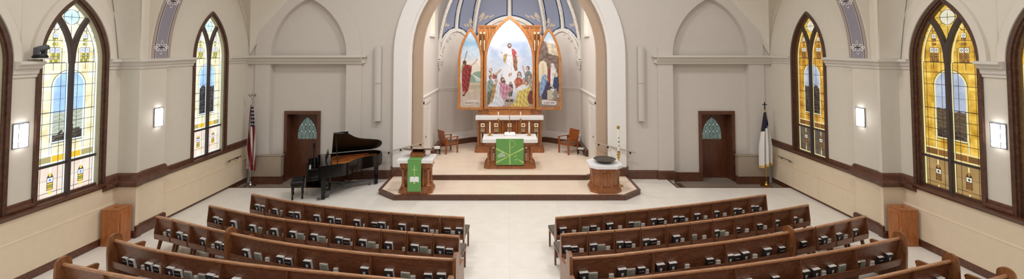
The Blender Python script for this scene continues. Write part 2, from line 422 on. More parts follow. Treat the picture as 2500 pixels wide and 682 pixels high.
# ------------------------------------------------------------------ doors
def door(s, n):
    r = bpy.data.objects.new('door_%d' % n, None); COL.objects.link(r); struct(r)
    cx = s*7.09
    fr = MB(); o = [(cx-.615, -.13), (cx-.615, 2.25), (cx+.615, 2.25), (cx+.615, -.13)]; i_ = [(cx-.515, -.13), (cx-.515, 2.14), (cx+.515, 2.14), (cx+.515, -.13)]
    fr.ring(o, i_, 'y', 14.80, 15.28)
    fr.build('door_frame', m_dark, r)
    dc = cx-(-s)*.0
    x0, x1 = cx-.515, cx+.515
    a = arch(dc, .335, 1.38, .6, 10, 1.22)
    leaf = MB(); yb = 15.20
    # leaf with an arched light cut out
    out = [(x0, -.12), (x0, 2.14)]
    L = a[:12]; 
    half = [(x0, -.12), (x0, 2.14), (dc, 2.14), (dc, L[-1][1])]+L[::-1]+[(dc, 1.22), (dc, -.12)]
    # left half
    leaf.prism([(x0, -.12), (x0, 2.14), (dc, 2.14)]+[(dc, L[-1][1])]+L[::-1][1:]+[(dc, 1.22), (dc, -.12)], 'y', yb, yb+.05)
    Rr = [(2*dc-x, z) for x, z in L]
    leaf.prism([(x1, -.12), (x1, 2.14), (dc, 2.14)]+[(dc, L[-1][1])]+Rr[::-1][1:]+[(dc, 1.22), (dc, -.12)], 'y', yb, yb+.05)
    lf = leaf.build('door_leaf', m_door, r)
    c = Canvas(-.36, .36, 1.2, 2.0, 120, 134, (112, 130, 122))
    nz = c.noise(9, 16, 3+n); c.C += nz[..., None]
    for k in (-.2, -.067, .067, .2): c.line([(k, 1.2), (k, 2)], .012, (40, 40, 38))
    for k in (1.48, 1.72): c.line([(-.4, k), (.4, k)], .012, (40, 40, 38))
    for x in (-.2, -.067, .067, .2):
        for z in (1.48, 1.72): c.ell(x, z, .018, .018, (235, 245, 240))
    P = np.stack([c.X+dc, np.full(c.X.shape, yb+.02), c.Y], -1)
    grid_mesh('door_glass', P, c.C, m_doorglass, lf)
    MB().ring(arch(dc, .35, 1.38, .615, 10, 1.205), arch(dc, .335, 1.38, .6, 10, 1.22), 'y', yb-.012, yb).build('glass_bead', m_door, lf)
    kx = x0+.09 if s > 0 else x1-.09
    MB().tube([(kx, yb, .95), (kx, yb-.05, .95), (kx+(.1 if s > 0 else -.1), yb-.05, .95)], .011).build('door_handle', m_bronze, lf)
    return r
door(-1, 1); door(1, 2)

# ------------------------------------------------------------------ side walls, windows
XB1, XB2 = 9.15, 8.86      # wall planes of the near bays and of the far bay
WIN = [(7.165, XB1), (9.07, XB1), (12.79, XB2)]
ZS, RISE, WA = 4.10, 1.40, .735
def side_wall(s):
    nm = 'wall_left' if s < 0 else 'wall_right'
    side = 'left' if s < 0 else 'right'
    def ap(c): return arch(c, WA-.02, ZS, RISE-.02, 14, 1.36)
    # near bays
    poly = [(-1.5, 1.36), (3.9, 1.36)]+ap(4.7)+ap(7.165)+ap(9.07)+[(10.3, 1.36), (10.3, 9.5), (-1.5, 9.5)]
    struct(MB().prism(poly, 'x', s*XB1, s*(XB1+.28)).build(nm, m_upper, smooth=20))
    struct(MB().box(s*XB1, s*(XB1+.3), -1.5, 10.3, -.2, 1.36).build(nm, m_dado))
    # pier: frontal face, chamfer and face with the sconce
    pier = [(9.3, 10.15), (8.70, 10.15), (8.70, 10.24), (8.74, 10.30), (8.74, 11.00), (8.86, 11.02), (9.3, 11.02)]
    struct(MB().prism([(s*x, y) for x, y in pier], 'z', 1.2, 9.5).build(nm, m_upper))
    struct(MB().prism([(s*x, y) for x, y in pier], 'z', -.2, 1.2).build(nm, m_dado))
    # far bay
    poly = [(11.02, 1.25)]+arch(12.79, WA-.02, ZS, RISE-.02, 14, 1.25)+[(14.9, 1.25), (14.9, 9.5), (11.02, 9.5)]
    struct(MB().prism(poly, 'x', s*XB2, s*(XB2+.28)).build(nm, m_upper, smooth=20))
    struct(MB().box(s*XB2, s*(XB2+.3), 11.02, 15.2, -.3, 1.25).build(nm, m_dado))
    # cornices
    w = lambda pr: neg(pr) if s > 0 else pr
    w = lambda pr: pr if s > 0 else neg(pr)
    small = [(0, 3.90), (.03, 3.92), (.035, 3.97), (.07, 4.0), (.08, 4.05), (.14, 4.09), (.14, 4.14), (0, 4.15)]
    k = 10 if s < 0 else 20
    mb = MB(); mb.sweep([(s*XB1, 9.80), (s*XB1, 10.15), (s*8.70, 10.15), (s*8.70, 10.24), (s*8.74, 10.30), (s*8.74, 11.0), (s*XB2, 11.02), (s*XB2, 12.06)], w(small))
    struct(mb.build('trim_%d' % k, m_corn))
    mb = MB(); mb.sweep([(s*XB2, 13.52), (s*XB2, 14.6)], w(small)); struct(mb.build('trim_%d' % (k+1), m_corn))
    mb = MB(); mb.sweep([(s*XB1, 7.90), (s*XB1, 8.335)], w([(0, 3.84), (.03, 3.85), (.03, 3.89), (.06, 3.92), (.07, 3.99), (.12, 4.02), (.13, 4.06), (.20, 4.10), (.20, 4.15), (0, 4.16)]))
    struct(mb.build('trim_%d' % (k+2), m_corn))
    # wooden chair rail
    rail = [(0, 1.16), (.05, 1.18), (.06, 1.22), (.10, 1.25), (.11, 1.29), (.085, 1.31), (.05, 1.36), (.045, 1.44), (.02, 1.48), (0, 1.49)]
    sill = [(0, 1.24), (.03, 1.25), (.05, 1.30), (.09, 1.33), (.09, 1.365), (-.15, 1.375), (-.15, 1.30), (0, 1.29)]
    mb = MB(); mb.sweep([(s*XB1, 9.79), (s*XB1, 10.15), (s*8.70, 10.15), (s*8.70, 10.24), (s*8.74, 10.30), (s*8.74, 11.0), (s*XB2, 11.02)], w(rail))
    struct(mb.build('trim_%d' % (k+3), m_dark))
    mb = MB(); mb.sweep([(s*XB1, -1.5), (s*XB1, 9.95)], w(sill)); mb.sweep([(s*XB1, 7.88), (s*XB1, 8.36)], w([(0, 1.37), (.06, 1.38), (.06, 1.42), (.03, 1.45), (.03, 1.50), (.0, 1.52)]))
    struct(mb.build('trim_%d' % (k+4), m_dark))
    sill2 = [(0, 1.13), (.03, 1.14), (.045, 1.19), (.08, 1.22), (.08, 1.25), (-.1, 1.255), (-.1, 1.2)]
    mb = MB(); mb.sweep([(s*XB2, 11.06), (s*XB2, 14.64)], w(sill2)); mb.sweep([(s*XB2, 11.06), (s*XB2, 12.07)], w([(0, 1.25), (.04, 1.25), (.03, 1.33), (0, 1.35)])); mb.sweep([(s*XB2, 13.51), (s*XB2, 14.64)], w([(0, 1.25), (.04, 1.25), (.03, 1.33), (0, 1.35)]))
    struct(mb.build('trim_%d' % (k+5), m_dark))
    # ledge lines and radiator enclosure panels
    mb = MB(); mb.sweep([(s*XB1, -1.5), (s*XB1, 10.13)], w([(0, .80), (.02, .80), (.02, .828), (0, .835)])); 
    mb.box(s*(XB1-.015), s*XB1, -1.5, 10.13, .13, .80)
    struct(mb.build('trim_%d' % (k+6), m_dado))
    mb = MB()
    for ya, yb in ((11.04, 12.4), (12.405, 13.5), (13.505, 14.62)): mb.box(s*(XB2-.05), s*XB2, ya, yb, .07, .70)
    mb.box(s*(XB2-.06), s*XB2, 11.04, 14.63, .70, .722)
    struct(mb.build('trim_%d' % (k+7), m_dado))
    mb = MB(); mb.sweep([(s*XB1, -1.5), (s*XB1, 10.15), (s*8.70, 10.15), (s*8.70, 10.24), (s*8.74, 10.30), (s*8.74, 11.0), (s*XB2, 11.02)], w([(0, 0), (.04, 0), (.04, .13), (.02, .15), (0, .16)]))
    mb.sweep([(s*8.70, 10.13), (s*8.70, 10.24), (s*8.74, 10.30), (s*8.74, 11.0), (s*XB2, 11.02)], w([(0, 0), (.05, 0), (.05, .22), (.03, .26), (0, .27)]))
    mb.box(s*(XB2-.02), s*XB2, 11.04, 15, -.1, .07)
    struct(mb.build('baseboard_%s' % side, m_dark))

# stained glass painting, coordinates: y from -0.62..0.62, z absolute 1.28..5.40
def glass_canvas(pal):
    c = Canvas(-.62, .62, 1.26, 5.42, 226, 758, pal['ground'])
    n1 = c.noise(26, 1, 11); n2 = c.noise(9, 1, 5)
    c.C += (n1*pal['var']+n2*pal['var']*.5)[..., None]*np.array(pal['vd'])
    X, Z = c.X, c.Y
    # random pane tint
    pi = (np.floor((X+1)*6.4)+np.floor(Z*3.1)*17).astype(int) % 13
    tint = np.array([0, .6, -.5, .2, -.8, .4, 0, -.2, .9, -.6, .3, -.1, .5])[pi]
    c.C += (tint*pal['var']*.7)[..., None]*np.array(pal['vd'])
    # lower panel
    c.put((Z < 2.02), pal['low']); c.C += (n1*10)[..., None]*(Z < 2.02)[..., None]
    L = pal['lead']; lw = .011
    # inscription band
    for a, b, q in ((-.56, -.31, 0), (-.29, -.03, 1), (.03, .29, 1), (.31, .56, 0)):
        c.rect(a, b, 2.10, 2.22, pal['band1'] if q else pal['band0'])
    c.rect(-.62, .62, 2.23, 2.26, pal['edge']); c.rect(-.62, .62, 2.06, 2.09, pal['edge'])
    # medallion
    a, zt, zb = .305, 3.60, 2.5
    ins = ((np.abs(X) < a) & (Z > zb) & (Z < zt)) | ((Z >= zt) & (X**2+(Z-zt)**2 < a*a))
    ao = a+.035; out = ((np.abs(X) < ao) & (Z > zb-.03) & (Z < zt)) | ((Z >= zt) & (X**2+(Z-zt)**2 < ao*ao))
    ao2 = a+.048; out2 = ((np.abs(X) < ao2) & (Z > zb-.043) & (Z < zt)) | ((Z >= zt) & (X**2+(Z-zt)**2 < ao2*ao2))
    c.put(out2, L); c.put(out, pal['edge'])
    sky = np.array(pal['sky']); land = np.array(pal['land'])
    hz = 3.10+.03*np.sin(X*11)+.02*np.sin(X*29)
    c.put(ins, sky); c.C += (n1*14+n2*8)[..., None]*(ins & (Z > hz))[..., None]
    c.put(ins & (Z < hz), pal['sea']); 
    w = np.sin(Z*70+5*np.sin(X*9)+2*n2); c.C += (w*pal['landv'])[..., None]*(ins & (Z < hz))[..., None]
    hill = pal.get('hill', 2.70)+.04*np.sin(X*9+1)+.03*np.sin(X*31)+.10*n2*(np.abs(X) < .4)
    c.put(ins & (Z < hill), land); c.C += (n2*26+w*12)[..., None]*(ins & (Z < hill))[..., None]
    # legs under the medallion
    for x in (-.33, .33): c.rect(x-.015, x+.015, 2.26, 2.5, pal['edge'])
    # vertical leads in each light
    for x in (-.50, -.33, -.17, .17, .33, .50):
        if abs(x) == .33: c.line([(x, 3.95), (x, 4.9)], lw*.8, L); c.line([(x-.02, 2.26), (x-.02, 2.5)], lw*.7, L); c.line([(x+.02, 2.26), (x+.02, 2.5)], lw*.7, L)
        elif abs(x) == .17: c.line([(x, 1.26), (x, 4.4)], lw*.8, L)
        else: c.line([(x, 1.26), (x, 4.75)], lw*.8, L)
    for z in (1.50, 1.75, 2.40, 2.66, 2.88, 3.10, 3.36, 3.62, 3.88, 4.1, 4.32, 4.56, 4.78): c.line([(-.62, z), (.62, z)], lw*(1.5 if z in (3.10, 4.1) else .8), L)
    c.line([(-.62, 2.04), (.62, 2.04)], .03, L); 
    # ornaments
    for sx in (-1, 1):
        for x0, z0, nb in ((sx*.31, 4.66, 1), (sx*.31-.05, 4.36, 2), (sx*.31+.05, 4.36, 2)):
            c.rect(x0-.052, x0+.052, z0-.055, z0+.055, L); c.rect(x0-.043, x0+.043, z0-.046, z0+.046, pal['sq'])
            c.poly([(x0, z0+.032), (x0+.032, z0), (x0, z0-.032), (x0-.032, z0)], pal['sqd']); c.ell(x0, z0, .013, .013, pal['sq'])
        x = sx*.31
        for zz, hw in ((4.575, .05), (4.49, .05)): c.rect(x-hw, x+hw, zz-.03, zz+.028, L); c.rect(x-hw+.006, x-.004, zz-.024, zz+.022, pal['blk']); c.rect(x+.004, x+hw-.006, zz-.024, zz+.022, pal['blk2'])
        for zz in (4.27, 4.205, 4.14):
            c.rect(x-.1, x+.1, zz-.03, zz+.028, L)
            for q in range(4): c.rect(x-.096+q*.049, x-.054+q*.049, zz-.024, zz+.022, pal['blk'] if (q+int(zz*100)) % 2 else pal['blk2'])
        # lower lantern
        c.line([(x, 1.35), (x, 1.98)], .03, pal['edge']); c.poly([(x-.06, 1.55), (x+.06, 1.55), (x+.06, 1.80), (x+.03, 1.87), (x-.03, 1.87), (x-.06, 1.80)], L)
        c.rect(x-.05, x+.05, 1.70, 1.79, pal['sq']); c.poly([(x, 1.78), (x+.032, 1.745), (x, 1.71), (x-.032, 1.745)], pal['sqd'])
        for q in range(3): c.rect(x-.05, x+.05, 1.56+q*.046, 1.595+q*.046, pal['blk'] if q % 2 else pal['band1'])
        c.ell(x, 1.50, .028, .045, pal['blk2']); c.ell(x, 1.85, .026, .04, pal['blk2'])
        # border strip along mullion and frame
        c.line([(sx*.05, 1.26), (sx*.05, 4.1)], .022, pal['edge']); c.line([(sx*.066, 1.26), (sx*.066, 4.1)], .008, L)
        c.line([(sx*.585, 1.26), (sx*.585, 4.1)], .03, pal['edge']); c.line([(sx*.562, 1.26), (sx*.562, 4.1)], .008, L)
    for z in (1.31,): c.line([(-.62, z), (.62, z)], .03, pal['edge'])
    R = 1.57; cc = .965
    for sx in (-1, 1):
        d = np.hypot(X-sx*cc, Z-ZS); 
        c.put((np.abs(d-(R-.045)) < .018) & (Z > ZS) & (X*sx < 0), pal['edge']); c.put((np.abs(d-(R-.07)) < .006) & (Z > ZS) & (X*sx < 0), L)
        d2 = np.hypot(X-sx*1.57, Z-ZS)
        c.put((np.abs(d2-1.50) < .016) & (Z > ZS) & (np.sign(X) == sx), pal['edge']); 
    # quatrefoil head
    inh = ((X**2+(Z-5.10)**2) < .155**2)
    head = (np.hypot(np.abs(X)-1.57, Z-ZS) > 1.60) & (Z > 4.5)
    c.put(head, pal['head']); c.C += (n2*12)[..., None]*head[..., None]
    for ang in range(0, 360, 45):
        if ang == 90: continue
        q = math.radians(ang); c.line([(0.155*math.cos(q), 5.06+.155*math.sin(q)), (.5*math.cos(q), 5.06+.5*math.sin(q))], .009, L)
    c.ell(0, 5.06, .165, .165, L); c.ell(0, 5.06, .152, .152, pal['circ'])
    c.line([(-.15, 5.06), (.15, 5.06)], .01, L); c.line([(0, 4.91), (0, 5.21)], .01, L)
    for sx in (-1, 1): c.ell(sx*.0, 5.06+sx*.13, .05, .06, pal['circ2'], .6)
    return c
palL = dict(ground=(240, 230, 196), var=17, vd=(.8, .9, 1.6), low=(232, 214, 200), lead=(58, 62, 66), band0=(170, 160, 110), band1=(228, 186, 50), edge=(228, 248, 246), sky=(164, 202, 246), sea=(176, 184, 168), land=(72, 66, 60), landv=14, sq=(235, 244, 255), sqd=(110, 140, 210), blk=(150, 160, 66), blk2=(226, 208, 92), head=(240, 240, 214), circ=(200, 236, 244), circ2=(236, 250, 250))
palR = dict(ground=(226, 178, 60), var=26, vd=(1, 1.1, 1.1), low=(170, 138, 84), lead=(52, 36, 20), band0=(120, 82, 40), band1=(140, 94, 44), edge=(244, 232, 170), sky=(180, 192, 214), sea=(96, 78, 56), land=(72, 56, 46), landv=10, sq=(246, 240, 222), sqd=(90, 74, 56), blk=(146, 98, 42), blk2=(172, 120, 56), head=(228, 190, 80), circ=(232, 226, 200), circ2=(246, 240, 220))
def in_arch(X, Z, a, zs, rise):
    R = (rise*rise+a*a)/(2*a); return np.where(Z < zs, np.abs(X) < a, (np.hypot(np.abs(X)+(R-a), Z-zs) < R))
GM = {}
palL2 = dict(palL, land=(52, 48, 52), hill=3.3, sea=(60, 56, 60)); palR2 = dict(palR, land=(64, 50, 42), hill=3.3, sea=(66, 52, 44), low=(100, 88, 76), ground=(206, 150, 48))  # far right window: unlit lower panel is darkened in the glass colour
for s, q, pal, mt in ((-1, 0, palL, m_glassL), (1, 0, palR, m_glassR), (-1, 1, palL2, m_glassL), (1, 1, palR2, m_glassR)):
    c = glass_canvas(pal)
    msk = in_arch(c.X, c.Y, .62, ZS, 1.26)
    P = np.stack([np.zeros(c.X.shape), c.X, c.Y], -1)
    o = grid_mesh('window_glass', P, c.C, mt, None, msk); GM[(s, q)] = o.data; bpy.data.objects.remove(o)
wn = [0]
def window(s, yc, xw, zb):
    wn[0] += 1
    r = bpy.data.objects.new('window_%d' % wn[0], None); COL.objects.link(r); struct(r); r.location = (s*xw, yc, 0)
    S = s
    g = bpy.data.objects.new('window_glass', GM[(s, 1 if xw == XB2 else 0)]); COL.objects.link(g); g.parent = r; g.location = (S*.10, 0, 0)
    oc = arch(0, WA, ZS, RISE, 16, zb); ic = arch(0, .605, ZS, 1.245, 16, zb)
    mb = MB(); mb.ring(oc, arch(0, .67, ZS, 1.325, 16, zb), 'x', -S*.05, S*.08); mb.ring(arch(0, .67, ZS, 1.325, 16, zb), arch(0, .635, ZS, 1.283, 16, zb), 'x', -S*.02, S*.08)
    mb.box(S*.04, S*.14, -.605, .605, zb, zb+.05)
    mb.build('window_frame', m_frame, r)
    MB().ring(arch(0, .637, ZS, 1.285, 16, zb), ic, 'x', S*.02, S*.12).build('glazing_bead', m_bead if S < 0 else m_frame, r)
    tr = MB(); tr.box(S*.03, S*.12, -.032, .032, zb, ZS+.02); tr.box(S*.06, S*.12, -.6, .6, 2.015, 2.065)
    R = 1.57; 
    for sx in (-1, 1):
        o_, i_ = [], []
        for k in range(15):
            t = math.radians(52)*k/14
            o_.append((sx*(R-.0-(R+.042)*math.cos(t)), ZS+(R+.042)*math.sin(t))); i_.append((sx*(R-(R-.042)*math.cos(t)), ZS+(R-.042)*math.sin(t)))
        k = 0
        oo = [(a, b) for a, b in o_]; ii = [(a, b) for a, b in i_]
        keep = [q for q in range(15) if abs(ii[q][0])+.965 < math.sqrt(max(0.0001, 1.62**2-(ii[q][1]-ZS)**2))]
        tr.ring([oo[q] for q in keep], [ii[q] for q in keep], 'x', S*.03, S*.12)
    tr.prism([(-.075, 4.60), (-.04, 4.08), (.04, 4.08), (.075, 4.60), (0, 4.50)], 'x', S*.028, S*.122)
    tr.build('window_mullion', m_lead, r)
    return r
for s in (-1, 1):
    side_wall(s)
    window(s, 7.165, XB1, 1.37); window(s, 9.07, XB1, 1.37); window(s, 12.79, XB2, 1.25)
    window(s, 4.7, XB1, 1.37)

# plaster archivolts over the near windows, panel mouldings
def poly_yz(s, x, pts, r, mb):
    mb.tube([(s*x, y, z) for y, z in pts], r, 6)
for s in (-1, 1):
    mb = MB()
    for yc in (7.165, 9.07):
        mb.ring([(y, max(z, 4.15)) for y, z in arch(yc, WA+.13, 4.15, 1.56, 16)], [(y, z) for y, z in arch(yc, WA+.0, 4.15, 1.36, 16)], 'x', s*(XB1-.07), s*XB1)
    struct(mb.build('trim_%d' % (30 if s < 0 else 31), m_upper, smooth=25))
    mb = MB()
    o = arch(9.07, WA+.36, 4.15, 2.0, 16); poly_yz(s, XB1, [p for p in o if p[0] > 9.45][:], .018, mb)
    poly_yz(s, XB1, [(8.06, 4.28), (8.06, 6.6)], .016, mb)
    poly_yz(s, XB1, [(8.62, 5.25), (8.72, 5.55), (8.9, 5.85)], .016, mb)
    poly_yz(s, XB1, [(9.52, 5.30), (9.42, 5.55), (9.3, 5.85)], .016, mb)
    struct(mb.build('trim_%d' % (32 if s < 0 else 33), m_upper))

# vault springers and the stencilled transverse arch
def interp(a, b, t): return tuple(a[i]+(b[i]-a[i])*t for i in range(3))
def ribpath(z): return 8.66*(1-math.sqrt(max(0, 1-((z-4.15)/5.76)**2)))
for s in (-1, 1):
    n = 16; zs_ = [4.15+1.55*1.9*i/n for i in range(n+1)]
    inner = [(s*(8.70-ribpath(z)), z) for z in zs_]; outer = [(s*9.2, z) for z in zs_]
    struct(MB().ring(outer, inner, 'y', 10.42, 11.03).build('trim_%d' % (34 if s < 0 else 35), m_upper, smooth=25))
    # stencil painting on the soffit
    nx, ny = 76, 400; L = zs_[-1]-4.16
    c = Canvas(0, .58, 0, L, nx, ny, (166, 152, 142)); dk = (98, 82, 78); wh = (228, 222, 216)
    c.rect(.12, .46, 0, L, (146, 140, 150)); 
    for x in (.10, .48): c.line([(x, 0), (x, L)], .03, dk)
    for x in (.075, .125, .455, .505): c.line([(x, 0), (x, L)], .010, wh)
    for z0 in (.26, 1.42, 2.5):
        c.rect(.09, .49, z0-.0, z0, dk)
        for sx in (-1, 1):
            for q in range(24):
                a0 = q/24*2*PI; 
                c.ell(.29+sx*.11+.05*math.cos(a0), z0+.045+.032*math.sin(a0), .010, .010, wh); c.ell(.29+sx*.11+.05*math.cos(a0), z0-.045+.032*math.sin(a0), .010, .010, wh)
                c.ell(.29+sx*.17+.03*math.cos(a0), z0+.03*math.sin(a0), .009, .009, wh)
        for q in range(24):
            a0 = q/24*2*PI
            for dz in (-.12, .12): c.ell(.29+.024*math.cos(a0), z0+dz+.045*math.sin(a0), .009, .009, wh)
        c.poly([(.19, z0+.02), (.24, z0+.008), (.29, z0+.022), (.34, z0+.008), (.39, z0+.02), (.39, z0-.02), (.34, z0-.008), (.29, z0-.022), (.24, z0-.008), (.19, z0-.02)], (66, 48, 48))
        c.ell(.29, z0+.12, .014, .03, (66, 48, 48)); c.ell(.29, z0-.12, .014, .03, (66, 48, 48))
    Zg = c.Y+4.16; Xg = s*(8.70-8.66*(1-np.sqrt(1-((Zg-4.15)/5.76)**2))-.006); Yg = 10.45+c.X
    o = grid_mesh('stencil_band', np.stack([Xg, Yg, Zg], -1), c.C, m_paint); o.name = 'trim_%d' % (36 if s < 0 else 37); struct(o)
    # webs of the vault by the pier
    mb = MB(); A, B, C_ = [], [], []
    for z in zs_:
        t = (z-4.15)/1.45
        a_ = (s*9.13, 10.06-.16*t-.05*t*t, z); b_ = (s*(8.70-.12*t-.06*t*t), 10.13-.16*t-.10*t*t, z); d_ = (s*(8.78+.01*t), 10.42, z)
        row = []
        for k in range(9):
            u = k/8; p = interp(a_, b_, u); row.append((p[0]+s*.10*math.sin(PI*u)*min(1, t+.2), p[1]+.10*math.sin(PI*u)*min(1, t), z))
        A.append(row)
        row = []
        for k in range(7):
            u = k/6; p = interp(b_, d_, u); row.append((p[0]+s*.20*math.sin(PI*u)*min(1, t), p[1]+.05*math.sin(PI*u), z))
        B.append(row)
    mb.grid(A); struct(mb.build('trim_%d' % (38 if s < 0 else 39), m_upper, smooth=60))
    mb = MB(); mb.grid(B); struct(mb.build('trim_%d' % (40 if s < 0 else 41), m_upper, smooth=60))
    # corner springer
    for kk in (0, 1):
        A = []
        for z in zs_:
            t = (z-4.15)/1.45; e = t*t*.55+t*.15
            mid = (s*(8.84-.47*e), 14.64-.78*e, z)
            if kk == 0: p0 = (s*8.855, 14.66-.62*e, z); p1 = mid
            else: p0 = mid; p1 = (s*(8.84-.85*t-.12*t*t), 14.63, z)
            row = []
            for k in range(9):
                u = k/8; p = interp(p0, p1, u); q = .10*math.sin(PI*u)*min(1, t)
                row.append((p[0]+s*q, p[1]+q, z))
            A.append(row)
        mb = MB(); mb.grid(A); struct(mb.build('trim_%d' % (42+kk+(0 if s < 0 else 2)), m_upper, smooth=60))

# ------------------------------------------------------------------ chancel: platforms, apse, vault
lower = [(-3.35, 12.62), (3.35, 12.62), (3.92, 13.15), (3.92, 14.62), (-3.92, 14.62), (-3.92, 13.15)]
mb = MB(); mb.prism(lower, 'z', 0, U1); struct(mb.build('floor', m_plank))
def nosing(path, z, hgt, name):
    mb = MB(); mb.sweep(path, [(0, z-hgt), (0, z-.035), (-.012, z-.03), (-.012, z+.004), (.085, z+.004), (.085, z-.02), (.02, z-.03), (.02, z-hgt)])
    struct(mb.build(name, m_dark))
nosing([(-3.94, 14.62), (-3.94, 13.13), (-3.36, 12.6), (3.36, 12.6), (3.94, 13.13), (3.94, 14.62)], U1, .14, 'trim_50')
upper = [(-2.98, 14.5), (-2.5, 14.08), (2.5, 14.08), (2.98, 14.5), (3.05, 19.3), (-3.05, 19.3)]
mb = MB(); mb.prism(upper, 'z', U1-.05, U2); struct(mb.build('floor', m_plank))
nosing([(-2.99, 14.6), (-2.99, 14.5), (-2.51, 14.06), (2.51, 14.06), (2.99, 14.5), (2.99, 14.6)], U2, .14, 'trim_51')

AP = [(-3.0, 14.9), (-3.0, 18.2), (-1.62, 19.15), (1.62, 19.15), (3.0, 18.2), (3.0, 14.9)]
def wall_seg(p, q, z0, z1, name, mat, off=.15, hole=None):
    p = Vector(p); q = Vector(q); L = (q-p).length; d = (q-p).normalized()
    M = Matrix.Translation((p.x, p.y, 0)) @ Matrix.Rotation(math.atan2(d.y, d.x), 4, 'Z')
    mb = MB(M)
    if hole:
        a, b, c, e = hole
        mb.box(0, L, 0, off, z0, c); mb.box(0, L, 0, off, e, z1); mb.box(0, a, 0, off, c, e); mb.box(b, L, 0, off, c, e)
    else: mb.box(0, L, 0, off, z0, z1)
    return struct(mb.build(name, mat))
wall_seg(AP[0], AP[1], .1, 8.0, 'wall_chancel_left', m_chan, .15, (1.31, 2.19, 4.93, 7.22))
wall_seg(AP[1], AP[2], .1, 8.0, 'wall_chancel_left', m_chan)
wall_seg(AP[2], AP[3], .1, 8.0, 'wall_chancel_back', m_chan)
wall_seg(AP[3], AP[4], .1, 8.0, 'wall_chancel_right', m_chan)
wall_seg(AP[4], AP[5], .1, 8.0, 'wall_chancel_right', m_chan, .15, (1.11, 1.99, 4.93, 7.22))
# chair rail, base panel and baseboard of the apse
mb = MB(); mb.sweep(AP, [(0, 2.60), (-.02, 2.60), (-.03, 2.66), (-.06, 2.69), (-.06, 2.72), (0, 2.73)]); struct(mb.build('trim_52', m_trimw))
mb = MB(); mb.sweep(AP[1:5], [(0, .50), (-.10, .50), (-.10, .60), (-.05, .74), (0, .78)]); struct(mb.build('trim_53', m_trimw))
mb = MB(); mb.sweep([(-3, 16.5), (-3.0, 18.2), (-1.62, 19.15), (1.62, 19.15), (3.0, 18.2), (3, 16.5)], [(0, U2), (-.12, U2), (-.12, .50), (-.03, .52), (0, .52)]); struct(mb.build('baseboard_chancel', m_dark))
# side doors to the sacristy, painted white
for s in (-1, 1):
    d = bpy.data.objects.new('door_%d' % (3 if s < 0 else 4), None); COL.objects.link(d); struct(d)
    mb = MB()
    for y0, y1, z0, z1, p in ((15.0, 15.14, U2, 2.55, .06), (16.02, 16.16, U2, 2.55, .06), (15.0, 16.16, 2.44, 2.58, .07)): mb.box(s*3.0, s*(3.0-p), y0, y1, z0, z1, .01)
    mb.build('door_frame', m_trimw, d)
    mb = MB(); mb.box(s*3.0, s*2.98, 15.14, 16.02, U2, 2.44)
    lf = mb.build('door_leaf', m_trimw, d)
    mb = MB(); mb.ring([(15.24, .45), (15.24, 2.3), (15.92, 2.3), (15.92, .45)], [(15.29, .5), (15.29, 2.25), (15.87, 2.25), (15.87, .5)], 'x', s*2.98, s*2.965, True)
    mb.build('door_moulding', m_trimw, lf)
    mb = MB(); mb.tube([(s*2.98, 15.24, 1.28), (s*2.93, 15.24, 1.28), (s*2.93, 15.32, 1.28)], .012); mb.box(s*2.975, s*2.96, 15.21, 15.27, 1.2, 1.36); mb.build('door_handle', m_bronze, lf)
    # clerestory window of the chancel
    wn[0] += 1; yc = 16.65 if s < 0 else 16.65
    r = bpy.data.objects.new('window_%d' % wn[0], None); COL.objects.link(r); struct(r)
    y0, y1 = (16.25, 17.05)
    mb = MB(); mb.ring([(y0-.07, 4.9), (y0-.07, 7.25), (y1+.07, 7.25), (y1+.07, 4.9)], [(y0, 4.97), (y0, 7.18), (y1, 7.18), (y1, 4.97)], 'x', s*2.96, s*3.1, True)
    mb.box(s*2.92, s*3.1, y0-.12, y1+.12, 4.84, 4.92, .01); mb.build('window_frame', m_trimw, r)
    c = Canvas(y0, y1, 4.95, 7.2, 60, 170, (236, 232, 190)); nz = c.noise(12, 14, 4); c.C += nz[..., None]
    for k in range(1, 4): c.line([(y0+k*.2, 4.9), (y0+k*.2, 7.3)], .012, (120, 116, 96))
    for k in range(9): c.line([(y0, 5.1+k*.26), (y1, 5.1+k*.26)], .012, (120, 116, 96))
    c.rect(y0+.3, y0+.5, 4.95, 5.6, (206, 214, 120)); 
    grid_mesh('window_glass', np.stack([np.full(c.X.shape, s*3.08), c.X, c.Y], -1), c.C, m_glassL, r)

